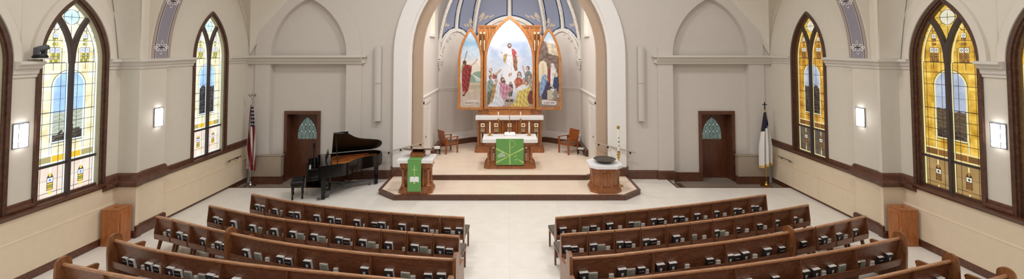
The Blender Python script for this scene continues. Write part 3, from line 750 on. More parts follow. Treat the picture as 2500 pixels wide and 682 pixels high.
# vault webs
K = np.array([0.0, 16.0, 8.15])
def za(u, z0, z1):      # pointed wall arch height, u 0 corner .. 1 apex
    return z0+(z1-z0)*math.sqrt(max(0, 1-(1-u)**1.9))
def vault_pt(P, z0, t, K=K):
    c, s_ = math.cos(t), math.sin(t)
    return (P[0]+(K[0]-P[0])*(1-c), P[1]+(K[1]-P[1])*(1-c), z0+(K[2]-z0)*s_)
webs = []
def web(pc, pa, z0, z1, nm, sgn):
    nu, nt = 90, 150; P = np.zeros((nt, nu, 3)); C = np.zeros((nt, nu, 3)); T = 1.15
    wid = math.hypot(pa[0]-pc[0], pa[1]-pc[1])
    for j in range(nu):
        u = j/(nu-1); b = (pc[0]+(pa[0]-pc[0])*u, pc[1]+(pa[1]-pc[1])*u); zz = za(u, z0, z1)
        for i in range(nt):
            t = T*i/(nt-1); P[i, j] = vault_pt(b, zz, t)
    blue = np.array((142, 148, 170.)); navy = np.array((52, 64, 94.)); wht = np.array((232, 228, 222.))
    for i in range(nt):
        t = T*i/(nt-1); w = wid*math.cos(t)
        ds = np.arange(nu)/(nu-1)*w; de = w-ds
        zl = np.array([za(j/(nu-1), z0, z1) for j in range(nu)]); h = P[i, :, 2]-zl
        # distance to the wall arch measured roughly normal to it
        sl = np.gradient(zl, wid/(nu-1)); hb = h/np.sqrt(1+sl*sl)
        m = np.minimum(np.minimum(ds-.065, de-.07), hb-.05)
        col = np.where((m < .012)[:, None], wht, np.where((m < .062)[:, None], navy, blue))
        C[i] = col
    grid_mesh('ceiling', P, C, m_paint).name = nm
    o = bpy.data.objects[nm]; struct(o)
    return lambda u, t: vault_pt((pc[0]+(pa[0]-pc[0])*u, pc[1]+(pa[1]-pc[1])*u), za(u, z0, z1), t)
cnrs = {}
ZC, ZA1, ZA2 = 3.95, 5.22, 5.78
fs_ = []
for s in (-1, 1):
    c1 = (s*2.99, 18.19); c2 = (s*1.615, 19.14); m1 = (s*2.30, 18.665); m2 = (0, 19.14)
    fs_.append((web(c1, m1, ZC, ZA1, 'ceiling_%d' % (1 if s < 0 else 2), s), 1, s)); fs_.append((web(c2, m1, ZC+.1, ZA1, 'ceiling_%d' % (3 if s < 0 else 4), s), 0, s))
    fs_.append((web(c2, m2, ZC+.1, ZA2, 'ceiling_%d' % (5 if s < 0 else 6), s), 1, s))
m_rib, t_, p_ = newmat('rib with painted dots')
tc = t_.nodes.new('ShaderNodeTexCoord'); vo = t_.nodes.new('ShaderNodeTexVoronoi'); vo.inputs['Scale'].default_value = 11
rp = t_.nodes.new('ShaderNodeValToRGB'); rp.color_ramp.elements[0].position = .16; rp.color_ramp.elements[1].position = .2
rp.color_ramp.elements[0].color = lin((120, 116, 120))+(1,); rp.color_ramp.elements[1].color = lin((228, 222, 214))+(1,)
t_.links.new(tc.outputs['Object'], vo.inputs['Vector']); t_.links.new(vo.outputs['Distance'], rp.inputs['Fac']); t_.links.new(rp.outputs['Color'], p_.inputs['Base Color']); p_.inputs['Roughness'].default_value = .7
ribk = 60
mbr = None
for P0, z0 in (((-2.99, 18.19), ZC), ((2.99, 18.19), ZC), ((-1.615, 19.14), ZC+.1), ((1.615, 19.14), ZC+.1), ((-2.30, 18.665), ZA1), ((2.30, 18.665), ZA1), ((0, 19.14), ZA2)):
    pts = [vault_pt(P0, z0, 1.15*i/24) for i in range(25)]
    mb = MB(); d = Vector((K[0]-P0[0], K[1]-P0[1])).normalized(); nrm = Vector((-d.y, d.x, 0))
    hw = .062; rows = []
    for i, p in enumerate(pts):
        t = 1.15*i/24; inw = Vector((d.x*math.cos(t), d.y*math.cos(t), -math.sin(t)))  # towards the room
        q = Vector(p)+inw*.0
        rows.append([q-nrm*hw-inw*.02, q-nrm*hw*.9+inw*.04, q-nrm*hw*.4+inw*.065, q+nrm*hw*.4+inw*.065, q+nrm*hw*.9+inw*.04, q+nrm*hw-inw*.02])
    mb.grid(rows); o = mb.build('trim_%d' % ribk, m_rib, smooth=50); struct(o); ribk += 1
# wall arch bands, brackets
for s in (-1, 1):
    for (pc, pa, z0, z1) in (((s*2.99, 18.19), (s*2.30, 18.665), ZC, ZA1), ((s*1.615, 19.14), (s*2.30, 18.665), ZC+.1, ZA1), ((s*1.615, 19.14), (0, 19.14), ZC+.1, ZA2)):
        mb = MB(); rows = []; n = 28
        L = math.hypot(pa[0]-pc[0], pa[1]-pc[1]); ex = Vector((pa[0]-pc[0], pa[1]-pc[1], 0))/L; nr = Vector((-ex.y, ex.x, 0))
        if nr.y > 0: nr = -nr
        for i in range(n+1):
            u = (i/n)**1.6; p = Vector((pc[0], pc[1], 0))+ex*(u*L); z = za(u, z0, z1)
            u2 = min(1, u+.01); sl = (za(u2, z0, z1)-za(max(0, u-.01), z0, z1))/((u2-max(0, u-.01))*L); tn = Vector((1, sl)).normalized(); dn = Vector((tn.y, -tn.x))
            q = p+ex*(dn.x*.09)+Vector((0, 0, z+dn.y*.09)); q0 = p+Vector((0, 0, z))
            rows.append([q0+nr*.07, q+nr*.07, q+nr*.0])
        mb.grid(rows); o = mb.build('trim_%d' % ribk, m_rib, smooth=50); struct(o); ribk += 1
    # bracket (corbel) under the corner rib
    for (x, y) in ((s*2.93, 18.12), (s*1.60, 19.06)):
        b = MB(); b.lathe([(.0, 3.48), (.025, 3.50), (.02, 3.54), (.05, 3.58), (.035, 3.63), (.075, 3.70), (.09, 3.76), (.115, 3.79), (.12, 3.84), (.15, 3.86), (.15, 3.90), (.05, 3.91)], (x, y, 0), 12)
        o = b.build('trim_%d' % ribk, m_trimw); struct(o); ribk += 1
# painted scrolls in the lower corners of the blue webs and white plaster scrolls under the arches
def spiral(c, r, turns, sgn, n=26, ph=0):
    return [(c[0]+sgn*r*(1-i/n*.8)*math.cos(ph+2*PI*turns*i/n), c[1]+r*(1-i/n*.8)*math.sin(ph+2*PI*turns*i/n)) for i in range(n+1)]
m_scroll = paint('cream scroll paint', (222, 206, 188), .7)
for f, cn, s in fs_:
    mb = MB()
    for (u0, t0, r, ph) in ((.22, .20, .055, 0), (.36, .15, .045, 1.5), (.20, .27, .05, 3), (.24, .235, .04, 4.5), (.50, .115, .04, 2)):
        for sg in (-1, 1):
            pts = [f(min(.98, max(.03, u)), t) for u, t in [(u0+(a-u0)*1.7, t0+(b-t0)*.42) for a, b in spiral((u0, t0), r, 1.2, sg, 18, ph)]]
            pts = [(p[0], p[1]-.012, p[2]-.006) for p in pts]; mb.tube(pts, .012, 5)
    o = mb.build('trim_%d' % ribk, m_scroll); struct(o); ribk += 1
for s in (-1, 1):
    mb = MB(); a = Vector((s*2.99, 18.19, 0)); ex = (Vector((s*1.615, 19.14, 0))-a).normalized(); nr = Vector((-ex.y, ex.x, 0)); nr = -nr if nr.y > 0 else nr
    for cx_, cz, r in ((.16, 4.3, .07), (.24, 4.46, .06), (.42, 4.75, .07), (.54, 4.86, .06), (.75, 5.0, .05), (.12, 4.1, .05)):
        for sg in (-1, 1):
            mb.tube([tuple(a+ex*x+nr*.015+Vector((0, 0, z))) for x, z in spiral((cx_, cz), r, 1.1, sg, 16, cx_*9)], .014, 5)
    o = mb.build('trim_%d' % ribk, m_trimw); struct(o); ribk += 1

# ------------------------------------------------------------------ pixel column -> place along a row (used to spread books and dividers)
_c, _s = math.cos(EPS), math.sin(EPS)
def px_of(X, Y, Z):
    Z -= HCAM; f = _c*Y+_s*Z; return CXP+F_PX*X/f
def along(path, px, z=.5):
    """point on a polyline (x,y) whose image column is px: returns (segment, fraction)"""
    for i in range(len(path)-1):
        a, b = path[i], path[i+1]; pa, pb = px_of(a[0], a[1], z), px_of(b[0], b[1], z)
        if min(pa, pb) <= px <= max(pa, pb):
            lo, hi = 0., 1.
            for _ in range(30):
                m = (lo+hi)/2; pm = px_of(a[0]+(b[0]-a[0])*m, a[1]+(b[1]-a[1])*m, z)
                if (pm < px) == (pa < pb): lo = m
                else: hi = m
            return i, lo
    return None

# ------------------------------------------------------------------ books and cards
def make_book(kind):
    w, h, t = {'hymnal': (.16, .21, .06), 'bible': (.145, .185, .05), 'songbook': (.165, .17, .022), 'cards': (.085, .12, .03)}[kind]
    name = {'hymnal': 'hymnal', 'bible': 'bible', 'songbook': 'songbook', 'cards': 'pew_cards'}[kind]
    r = thing(name, 'x', {'hymnal': 'book', 'bible': 'book', 'songbook': 'book', 'cards': 'cards'}[kind])
    cm = {'hymnal': m_book, 'bible': m_bible, 'songbook': m_song, 'cards': m_card}[kind]
    if kind == 'cards':
        mb = MB(); mb.box(-w/2, w/2, -t, 0, 0, h, .002); mb.build('card_stack', cm, r)
        mb = MB(); mb.box(-w/2-.004, w/2+.004, -t-.004, -t*.6, 0, h*.55, .002); mb.build('front_card', m_page, r)
        return r
    mb = MB(); mb.box(-w/2, w/2, -t, -t+.003, 0, h, .001); mb.box(-w/2, w/2, -.003, 0, 0, h, .001); mb.box(-w/2, -w/2+.004, -t, 0, 0, h, .001)
    mb.build('cover', cm, r)
    mb = MB(); mb.box(-w/2+.004, w/2-.001, -t+.003, -.003, .004, h-.0005); mb.build('page_block', m_page, r)
    if kind == 'hymnal':
        mb = MB(); z0 = .125
        for a in (45, 135, 225, 315):
            q = math.radians(a); cx, cz = .017*math.cos(q), z0+.017*math.sin(q)
            mb.prism([(cx+.013*math.cos(2*PI*k/10), cz+.013*math.sin(2*PI*k/10)) for k in range(10)], 'y', -t-.0015, -t)
        mb.prism([(-.004, z0-.05), (.004, z0-.05), (.006, z0), (-.006, z0)], 'y', -t-.0012, -t)
        mb.build('emblem', m_emb, r)
    if kind == 'bible':
        text_mesh('HOLY BIBLE', .019, m_emb, 'lettering', r, (0, -t-.0005, .115), (PI/2, 0, 0))
    if kind == 'songbook':
        mb = MB()
        for z, a, b in ((.13, -.06, .06), (.115, -.05, .03), (.085, -.06, .05), (.06, -.03, .06)): mb.box(a, b, -t-.001, -t, z, z+.007)
        mb.build('cover_print', paint('grey print', (110, 116, 104), .6), r)
    return r
BK = {'H': make_book('hymnal'), 'B': make_book('bible'), 'G': make_book('songbook'), 'C': make_book('cards')}
BK_used = {k: False for k in BK}
BW = {'H': 'charcoal hymnal with white emblem', 'B': 'dark bible', 'G': 'pale printed songbook', 'C': 'white pew cards'}
BG = {'H': 'hymnals in the racks', 'B': 'bibles in the racks', 'G': 'pale songbooks in the racks', 'C': 'pew cards in the racks'}
def put_book(k, loc, rz, label, tilt=.19):
    if not BK_used[k]: o = BK[k]; BK_used[k] = True; o.location = loc; o['label'] = label; o['group'] = BG[k]
    else: o = dup(BK[k], loc, rz, label, BG[k])
    o.rotation_euler = (tilt, random.uniform(-.03, .03), rz); return o

ORD = ['', 'first', 'second', 'third', 'fourth', 'fifth', 'sixth', 'seventh', 'eighth', 'ninth', 'tenth', 'eleventh', 'twelfth']

# ------------------------------------------------------------------ chairs
def make_chair():
    r = thing('wooden_chair', 'x', 'chair'); w = .27
    # local frame: x across, +y to the altar, origin on the floor under the top of the back
    def lean(z): return (.83-z)*.19         # back slants forward going down
    mb = MB(); mb.prism([(lean(.33)-.0, .33), (lean(.33)+.02, .33), (.02, .815), (0, .815)], 'x', -w+.012, w-.012); mb.build('back_panel', m_pew, r)
    mb = MB(); mb.box(-w, w, -.018, .03, .80, .835, .008); mb.build('top_rail', m_rail, r)
    for s in (-1, 1):
        mb = MB(); mb.prism([(-.012, .825), (.03, .825), (lean(.34)+.035, .34), (-.035, .365), (-.045, .48)], 'x', s*w, s*(w-.018)); mb.build('side_panel', m_pew, r)
    mb = MB(); mb.prism([(-.045, .375), (-.055, .485), (-.037, .485), (-.027, .39), (lean(.37), .39), (lean(.37), .375)], 'x', -w+.018, w-.018); mb.build('book_rack', m_pew, r)
    mb = MB(); mb.box(-w+.0, w-.0, .10, .56, .395, .455, .02); mb.build('seat', m_seat, r)
    mb = MB(); mb.box(-w+.01, w-.01, .10, .55, .355, .395, .004); mb.build('seat_frame', m_pew, r)
    for s in (-1, 1):
        mb = MB(); mb.prism([(.06, .36), (.13, .36), (.03, 0), (-.02, 0)], 'x', s*(w-.012), s*(w-.045)); mb.build('leg', m_pew, r)
        mb = MB(); mb.prism([(.50, .36), (.545, .36), (.535, 0), (.505, 0)], 'x', s*(w-.012), s*(w-.047)); mb.build('leg', m_pew, r)
    return r
chair0 = make_chair(); chair_used = [False]
def chair(p, q, label, group):
    p = Vector(p); q = Vector(q); L = (q-p).length; m = (p+q)/2; a = math.atan2(q.y-p.y, q.x-p.x); sx = (L-.014)/.54
    if not chair_used[0]:
        chair_used[0] = True; o = chair0; o['label'] = label; o['group'] = group
    else: o = dup(chair0, (0, 0, 0), 0, label, group)
    o.location = (m.x, m.y, 0); o.rotation_euler = (0, 0, a); o.scale = (sx, 1, 1); return o

def book_in(p, q, fr, k, label, dz=0.0, z0=.395, back=.080):
    p = Vector(p); q = Vector(q); c = p+(q-p)*fr; a = math.atan2(q.y-p.y, q.x-p.x); n = Vector((-math.sin(a), math.cos(a)))
    c = c+n*back; put_book(k, (c.x, c.y, z0), a, label)

def chair_row(pts, books, rowname, side, aisle_first, off=0):
    """pts left->right in the photo; books: list of (kind, px)"""
    n = len(pts)-1; per = {}
    for k, px in books:
        r = along(pts, px, .5)
        if r: per.setdefault(r[0], []).append((r[1], k))
    for i in range(n):
        idx = (i+1 if aisle_first else n-i)+off
        wh = 'from the aisle' if not off else 'outward'
        nm = '%s chair %s' % (ORD[idx], wh)
        if idx == 1 and not off: nm = 'chair next to the aisle'
        chair(pts[i], pts[i+1], 'wooden chair with book rack, %s %s, %s' % (rowname, side, nm.replace('chair ', '')), 'wooden chairs with book racks')
        L = (Vector(pts[i+1])-Vector(pts[i])).length
        bl = sorted(per.get(i, [])); cnt = {}
        for f, k in bl: cnt[k] = cnt.get(k, 0)+1
        seen = {}
        fp = -1
        for f, k in bl:
            hw = {'H': .08, 'B': .073, 'G': .085, 'C': .046}[k]/L
            f = min(max(f, hw+.045), 1-hw-.045)
            if fp > 0: f = max(f, fp+hw)
            fp = f+hw
            seen[k] = seen.get(k, 0)+1; pos = ''
            if cnt[k] > 1: pos = (', left one' if seen[k] == 1 else ', right one')
            book_in(pts[i], pts[i+1], f, k, '%s on %s, %s %s%s' % (BW[k], nm.replace(' from the aisle', ' from aisle').replace('next to the aisle', 'by aisle'), rowname, side, pos))
def R(base, lst, sc=2.94): return [(k, base+x/sc) for k, x in lst]

P1L = [(-6.326, 10.684), (-5.824, 10.467), (-5.268, 10.231), (-4.741, 10.045), (-4.211, 9.881), (-3.686, 9.735), (-3.136, 9.604), (-2.575, 9.485), (-2.015, 9.376), (-1.477, 9.290), (-.950, 9.224)]
B1L = R(600, [('H', 80), ('H', 122), ('C', 148), ('B', 203), ('G', 253), ('B', 320), ('H', 367), ('C', 403), ('H', 507), ('C', 546), ('H', 609), ('B', 662), ('C', 700), ('H', 794), ('C', 848)])+R(880, [('B', 97), ('H', 150), ('C', 197), ('H', 296), ('C', 368), ('H', 459), ('C', 510), ('C', 550), ('B', 622), ('C', 663), ('H', 711)])
chair_row(P1L, B1L, 'front row', 'left', False)
P2L = [(-6.831, 9.917), (-6.315, 9.697), (-5.733, 9.454), (-5.191, 9.264), (-4.666, 9.107), (-4.147, 8.971), (-3.628, 8.837), (-3.082, 8.712), (-2.524, 8.596), (-1.988, 8.488), (-1.464, 8.385), (-.947, 8.302)]
B2L = R(380, [('H', 428), ('B', 463), ('C', 495), ('H', 552), ('C', 627), ('H', 690), ('G', 745), ('C', 780)])+R(600, [('H', 200), ('C', 273), ('H', 334), ('G', 383), ('C', 425), ('H', 487), ('G', 538), ('C', 588), ('H', 667), ('B', 719), ('C', 767), ('H', 837)])+R(880, [('G', 72), ('C', 117), ('H', 199), ('C', 313), ('H', 385), ('G', 450), ('C', 500), ('H', 571), ('B', 637)])
chair_row(P2L, B2L, 'second row', 'left', False)
P3L = [(-7.509, 9.284), (-7.009, 9.098), (-6.488, 8.885), (-5.965, 8.672), (-5.455, 8.478)]
B3L = R(380, [('C', 50), ('H', 100), ('H', 165), ('B', 208), ('C', 240), ('H', 335), ('C', 382), ('H', 445), ('B', 487), ('C', 515)])
chair_row(P3L, B3L, 'third row', 'left', False, 0)
P1R = [(.965, 9.209), (1.499, 9.320), (2.028, 9.435), (2.568, 9.558), (3.096, 9.687), (3.635, 9.825), (4.172, 9.972), (4.711, 10.130), (5.239, 10.295), (5.749, 10.467), (6.264, 10.644)]
B1R = R(1320, [('H', 162), ('C', 245), ('G', 327), ('B', 382), ('C', 417), ('H', 500), ('C', 577), ('B', 646), ('G', 698), ('C', 742)])+R(1580, [('H', 45), ('B', 102), ('C', 132), ('H', 203), ('B', 253), ('C', 291), ('H', 363), ('C', 430), ('H', 498), ('C', 569), ('H', 624), ('B', 668), ('C', 698), ('H', 750), ('B', 791), ('C', 822)])
chair_row(P1R, B1R, 'front row', 'right', True)
P2R = [(.975, 8.384), (1.517, 8.469), (2.058, 8.566), (2.601, 8.672), (3.144, 8.798), (3.683, 8.934), (4.216, 9.082), (4.758, 9.246), (5.286, 9.423), (5.797, 9.592), (6.314, 9.773), (6.824, 9.957)]
B2R = R(1320, [('H', 185), ('B', 240), ('C', 298), ('H', 380), ('G', 440), ('C', 490), ('H', 567), ('B', 630), ('C', 672), ('H', 757), ('B', 813), ('C', 852)])+R(1580, [('H', 214), ('C', 262), ('G', 343), ('C', 422), ('H', 497), ('G', 548), ('C', 580), ('B', 654), ('C', 729), ('B', 815), ('C', 860)])+R(1840, [('H', 153), ('H', 293), ('C', 355)])
chair_row(P2R, B2R, 'second row', 'right', True)
chair_row([(5.535, 8.532), (6.070, 8.728)], R(1840, [('B', 368)]), 'third row inner', 'right', True)
P3R = [(6.110, 8.722), (6.599, 8.905), (7.099, 9.103), (7.600, 9.305)]
chair_row(P3R, R(1840, [('B', 457), ('H', 500), ('C', 527), ('C', 566), ('H', 617), ('C', 688), ('H', 735)]), 'third row outer', 'right', True, 1)

# ------------------------------------------------------------------ pews
def pew(path, divs, books, label, rowname, ends=(True, True)):
    """path left->right; divs image columns of dividers"""
    r = thing('wooden_pew', label, 'pew', (0, 0, 0), 0, 'long wooden pews')
    pos = []
    for px in divs:
        q = along(path, px, .6); 
        if q: pos.append(q)
    cuts = [(0, 0.0)]+pos+[(len(path)-2, 1.0)]
    def at(q): a, b = Vector(path[q[0]]), Vector(path[q[0]+1]); return a+(b-a)*q[1]
    T = .0
    def frame(d0, z, d1=None): pass
    # sub paths between dividers keep the joints straight
    mb = MB(); mb.sweep(path, [(-.022, .838), (-.018, .856), (-.002, .866), (.018, .862), (.034, .848), (.034, .828), (-.018, .822)]); mb.build('top_rail', m_rail, r, 50)
    for a, b in zip(cuts[:-1], cuts[1:]):
        A, B = at(a), at(b); mid = [Vector(path[i]) for i in range(a[0]+1, b[0]+1)]
        sub = [tuple(A)]+[tuple(m) for m in mid if (m-A).length > .05 and (m-B).length > .05]+[tuple(B)]
        mb = MB(); mb.sweep(sub, [(-.004, .83), (.018, .83), (.110, .37), (.088, .37)]); mb.build('back_panel', m_pew, r)
        mb = MB(); mb.sweep(sub, [(-.045, .375), (-.055, .49), (-.035, .49), (-.027, .39), (.085, .39), (.085, .375)]); mb.build('book_rack', m_pew, r)
        mb = MB(); mb.sweep(sub, [(.09, .40), (.09, .435), (.52, .455), (.535, .44), (.52, .41)]); mb.build('seat', m_pew, r)
    for q in cuts[1:-1]:
        c = at(q); a = Vector(path[q[0]]); b = Vector(path[q[0]+1]); d = (b-a).normalized()
        M = Matrix.Translation((c.x, c.y, 0)) @ Matrix.Rotation(math.atan2(d.y, d.x), 4, 'Z')
        mb = MB(M); mb.prism([(-.022, .835), (.03, .835), (.12, .34), (.45, .40), (.40, 0), (.02, 0), (-.05, .34), (-.058, .48)], 'x', -.014, .014); mb.build('divider', m_pew, r)
    for e, q in ((0, 0), (1, -1)):
        if not ends[e]: continue
        c = Vector(path[q]); d = (Vector(path[1])-Vector(path[0])).normalized() if e == 0 else (Vector(path[-1])-Vector(path[-2])).normalized()
        M = Matrix.Translation((c.x, c.y, 0)) @ Matrix.Rotation(math.atan2(d.y, d.x), 4, 'Z')
        cy, rad = .01, .105
        pr = [(cy-rad-.005, .60)]+[(cy+rad*math.cos(t), .855+rad*math.sin(t)) for t in [PI-PI*k/12 for k in range(13)]]+[(cy+rad+.01, .74), (cy+rad+.06, .66), (.30, .635), (.46, .635)]+[(.47+.035*math.sin(t), .60+.035*math.cos(t)) for t in [PI*k/6 for k in range(1, 5)]]+[(.48, .50), (.52, .34), (.50, 0), (-.06, 0), (-.085, .25)]
        sd = -1 if e == 0 else 1
        mb = MB(M); mb.prism(pr, 'x', sd*.035-.028, sd*.035+.028); mb.build('end_panel', m_pewend, r)
    # books
    per = {}
    for k, px in books:
        q = along(path, px, .5)
        if q: per.setdefault(sum(1 for c in cuts[1:-1] if c < q), []).append((px, k, q))
    for bay, bl in per.items():
        cnt = {}; seen = {}
        for px, k, q in bl: cnt[k] = cnt.get(k, 0)+1
        for px, k, q in sorted(bl):
            seen[k] = seen.get(k, 0)+1
            posn = '' if cnt[k] == 1 else ', %s from left' % ORD[seen[k]]
            a, b = path[q[0]], path[q[0]+1]
            lab = '%s, %s, %s bay from left%s' % (BW[k], rowname, ORD[bay+1], posn)
            book_in(a, b, q[1], k, lab, z0=.395, back=.082)
    return r
W3L = [(-5.335, 8.39), (-4.6, 8.12), (-3.852, 7.90), (-3.1, 7.715), (-2.437, 7.577), (-1.7, 7.46), (-.94, 7.37)]
pew(W3L, [725, 906], R(380, [('H', 643), ('G', 718), ('C', 787), ('H', 890), ('B', 945)])+R(600, [('H', 440), ('G', 548), ('C', 636), ('H', 850)])+R(880, [('H', 203), ('G', 313), ('C', 370), ('B', 482), ('H', 580)]), 'long wooden pew, third row left of the centre aisle', 'third row left pew')
W4L = [(-7.30, 8.10), (-6.6, 7.82), (-6.0, 7.63), (-5.2, 7.41), (-4.4, 7.22), (-3.589, 7.064), (-2.2, 6.83), (-.93, 6.62)]
pew(W4L, [402, 541, 702, 880], R(140, [('B', 495), ('B', 545), ('C', 622), ('H', 678), ('B', 733), ('C', 772), ('H', 840), ('B', 895), ('G', 960), ('C', 1020), ('G', 1068)], 3.072)+R(380, [('H', 385), ('B', 440), ('H', 575)]), 'long wooden pew, fourth row left of the centre aisle', 'fourth row left pew')
W5L = [(-7.34, 7.22), (-6.42, 6.95), (-5.2, 6.62), (-3.6, 6.25), (-.93, 5.82)]
pew(W5L, [255], R(0, [('B', 178), ('H', 202)], 1), 'long wooden pew in the fifth row left, mostly below the frame', 'fifth row left pew')
W3R = [(1.05, 7.41), (1.8, 7.52), (3.026, 7.80), (3.989, 8.03), (4.7, 8.235), (5.373, 8.44)]
pew(W3R, [1593, 1771], R(1320, [('H', 313), ('G', 382), ('C', 516), ('H', 588), ('G', 655), ('B', 728), ('C', 770)])+R(1580, [('H', 100), ('H', 188), ('C', 300), ('B', 457), ('C', 523), ('H', 598), ('B', 653), ('H', 713), ('C', 790), ('H', 865)])+R(1840, [('C', 22), ('H', 108), ('B', 211)]), 'long wooden pew, third row right of the centre aisle', 'third row right pew')
W4R = [(.98, 6.62), (2.125, 6.82), (3.636, 7.129), (4.9, 7.44), (6.105, 7.79), (6.7, 7.98), (7.292, 8.19)]
pew(W4R, [1560, 1794, 1952, 2087], R(0, [('H', 1807), ('H', 1830), ('B', 1897), ('H', 1969), ('H', 1995), ('C', 2018), ('H', 2034), ('G', 2063), ('B', 2095), ('G', 2111), ('C', 2137), ('B', 2153), ('H', 2173)], 1), 'long wooden pew, fourth row right of the centre aisle', 'fourth row right pew')
W5R = [(.98, 5.82), (3.6, 6.28), (5.565, 6.76), (7.365, 7.325)]
pew(W5R, [2075, 2230], R(0, [('H', 2258), ('B', 2280), ('H', 2300)], 1), 'long wooden pew in the fifth row right, mostly below the frame', 'fifth row right pew')
W6R = [(5.2, 6.05), (6.5, 6.42), (7.76, 6.86)]
pew(W6R, [], [], 'wooden pew end at the lower right edge, last row', 'sixth row right pew', (False, True))

# ------------------------------------------------------------------ offering boxes
def obox(s, label):
    r = thing('wooden_box', label, 'box', (s*8.885, 9.87, 0), 0, 'oak cabinets by the piers')
    mb = MB(); mb.box(-.19, .19, -.17, .17, 0, .785, .006); mb.build('body', m_box, r)
    mb = MB(); mb.ring([(-.2, -.18), (.2, -.18), (.2, .18), (-.2, .18)], [(-.05, -.018), (.05, -.018), (.05, .018), (-.05, .018)], 'z', .785, .805, True); mb.build('slotted_top', m_box, r)
    mb = MB(); mb.box(-.05, .05, -.018, .018, .786, .79); mb.build('slot', m_drk, r)
    mb = MB(); mb.box(-s*.19, -s*.205, -.12, .12, .1, .68, .004); mb.build('door', m_box, r)
    return r
obox(-1, 'orange oak box cabinet with slotted top beside the left pier'); obox(1, 'orange oak box cabinet with slotted top beside the right pier')
# ------------------------------------------------------------------ sconces
def sconce(s, x, y, z, label):
    r = thing('wall_sconce', label, 'wall lamp', (s*x, y, z), 0, 'lit wall sconces')
    S = -s      # towards the room
    h, w = .215, .115
    mb = MB(); pts = [(S*.02, -w)]+[(S*(.03+.06*math.sin(PI*k/8)), -w+2*w*k/8) for k in range(9)]+[(S*.02, w)]
    mb.prism(pts, 'z', -h, h); mb.build('diffuser', m_lamp, r)
    fr = MB(); fr.box(0, S*.02, -w-.01, w+.01, -h-.015, h+.015)
    for zz in (-h-.006, -h+.09, h+.006):
        pp = [(S*(.035+.065*math.sin(PI*k/8)), -w-.004+2*(w+.004)*k/8, zz) for k in range(9)]; fr.tube([(0, -w-.004, zz)]+pp+[(0, w+.004, zz)], .006, 6)
    for yy in (-w*.72, w*.72): fr.tube([(S*.075, yy, -h-.006), (S*.075, yy, h+.006)], .005, 6)
    fr.build('metal_frame', m_plas, r); return r
for s, t in ((-1, 'left'), (1, 'right')):
    sconce(s, 8.74, 10.76, 2.69, 'lit rectangular sconce on the %s pier between the windows' % t)
    sconce(s, XB1, 8.10, 2.77, 'lit rectangular sconce on the near %s window pier' % t)

# ------------------------------------------------------------------ camera on the left cornice
r = thing('ptz_camera', 'grey swivel camera on a small shelf above the left cornice', 'camera', (-8.98, 8.24, 4.22))
MB().box(-.14, .13, -.09, .15, -.03, -.005, .004).build('shelf', m_corn, r)
MB().lathe([(.11, -.005), (.115, .02), (.10, .05), (.06, .055)], n=20).build('base', m_blacks, r)
MB().box(-.05, .05, -.085, -.05, .04, .19, .015).box(-.05, .05, .05, .085, .04, .19, .015).box(-.05, .05, -.08, .08, .045, .07, .01).build('yoke', m_plas, r)
HM = Matrix.Translation((0.0, 0, .17)) @ Matrix.Rotation(.9, 4, 'Z') @ Matrix.Rotation(PI/2-.35, 4, 'Y')
h = MB(HM).lathe([(.03, -.09), (.05, -.08), (.055, -.02), (.055, .08), (.045, .11), (.035, .115)], n=20).build('camera_head', m_plas, r)
MB(HM).lathe([(.03, .11), (.032, .125), (.02, .126)], n=16).build('lens', m_black, h)

# ------------------------------------------------------------------ column loudspeakers
for s, t in ((-1, 'left'), (1, 'right')):
    r = thing('column_speaker', 'slim off-white column loudspeaker on the wall %s of the chancel arch' % t, 'loudspeaker', (s*4.44, 14.52, 1.98), 0, 'column loudspeakers')
    hw = .105
    for z0, z1 in ((0, 1.23), (1.24, 2.47)):
        pts = [(-hw, .12), (-hw, 0)]+[(-hw+.02*0+2*hw*k/8, -.03*math.sin(PI*k/8)) for k in range(1, 8)]+[(hw, 0), (hw, .12)]
        MB().prism(pts, 'z', z0, z1).build('grille', m_speaker, r)
    MB().box(-hw-.006, hw+.006, -.03, .12, -.02, 0, .003).box(-.06, .06, .1, .15, .3, .4).box(-.06, .06, .1, .15, 2.0, 2.1).build('housing', m_speaker, r)

# ------------------------------------------------------------------ radiator covers
for s, t in ((-1, 'left'), (1, 'right')):
    r = thing('radiator_cover', 'beige metal radiator cover in the %s corner next to the door' % t, 'radiator cover', (s*8.13, 14.56, -.13), 0, 'radiator covers')
    MB().box(-.52, .52, -.10, .10, .26, .94, .02).build('cover', m_rad, r)
    MB().box(-.52, .52, -.07, .10, .0, .26).build('base', m_dark, r)
    MB().box(-.55, .55, -.12, .10, .94, .96, .004).build('top_ledge', m_rad, r)
    MB().box(-s*.50-.02, -s*.50+.02, -.085, -.07, 0, .26).build('foot', m_dark, r)

# small handrails by the corner walls
for s, t in ((-1, 'left'), (1, 'right')):
    r = thing('handrail', 'short metal handrail bracketed to the %s side wall' % t, 'handrail', (s*8.80, 13.8, .9), 0, 'short handrails')
    MB().tube([(-s*.08, -.32, -.0), (-s*.08, .30, 0)], .016).build('rail', m_chrome, r)
    for y in (-.22, .2): MB().tube([(0, y, -.05), (-s*.05, y, -.05), (-s*.08, y, -.01)], .011, 6).lathe([(.03, 0), (.03, .01)], (0, y, -.05), 10).build('bracket', m_blacks, r)
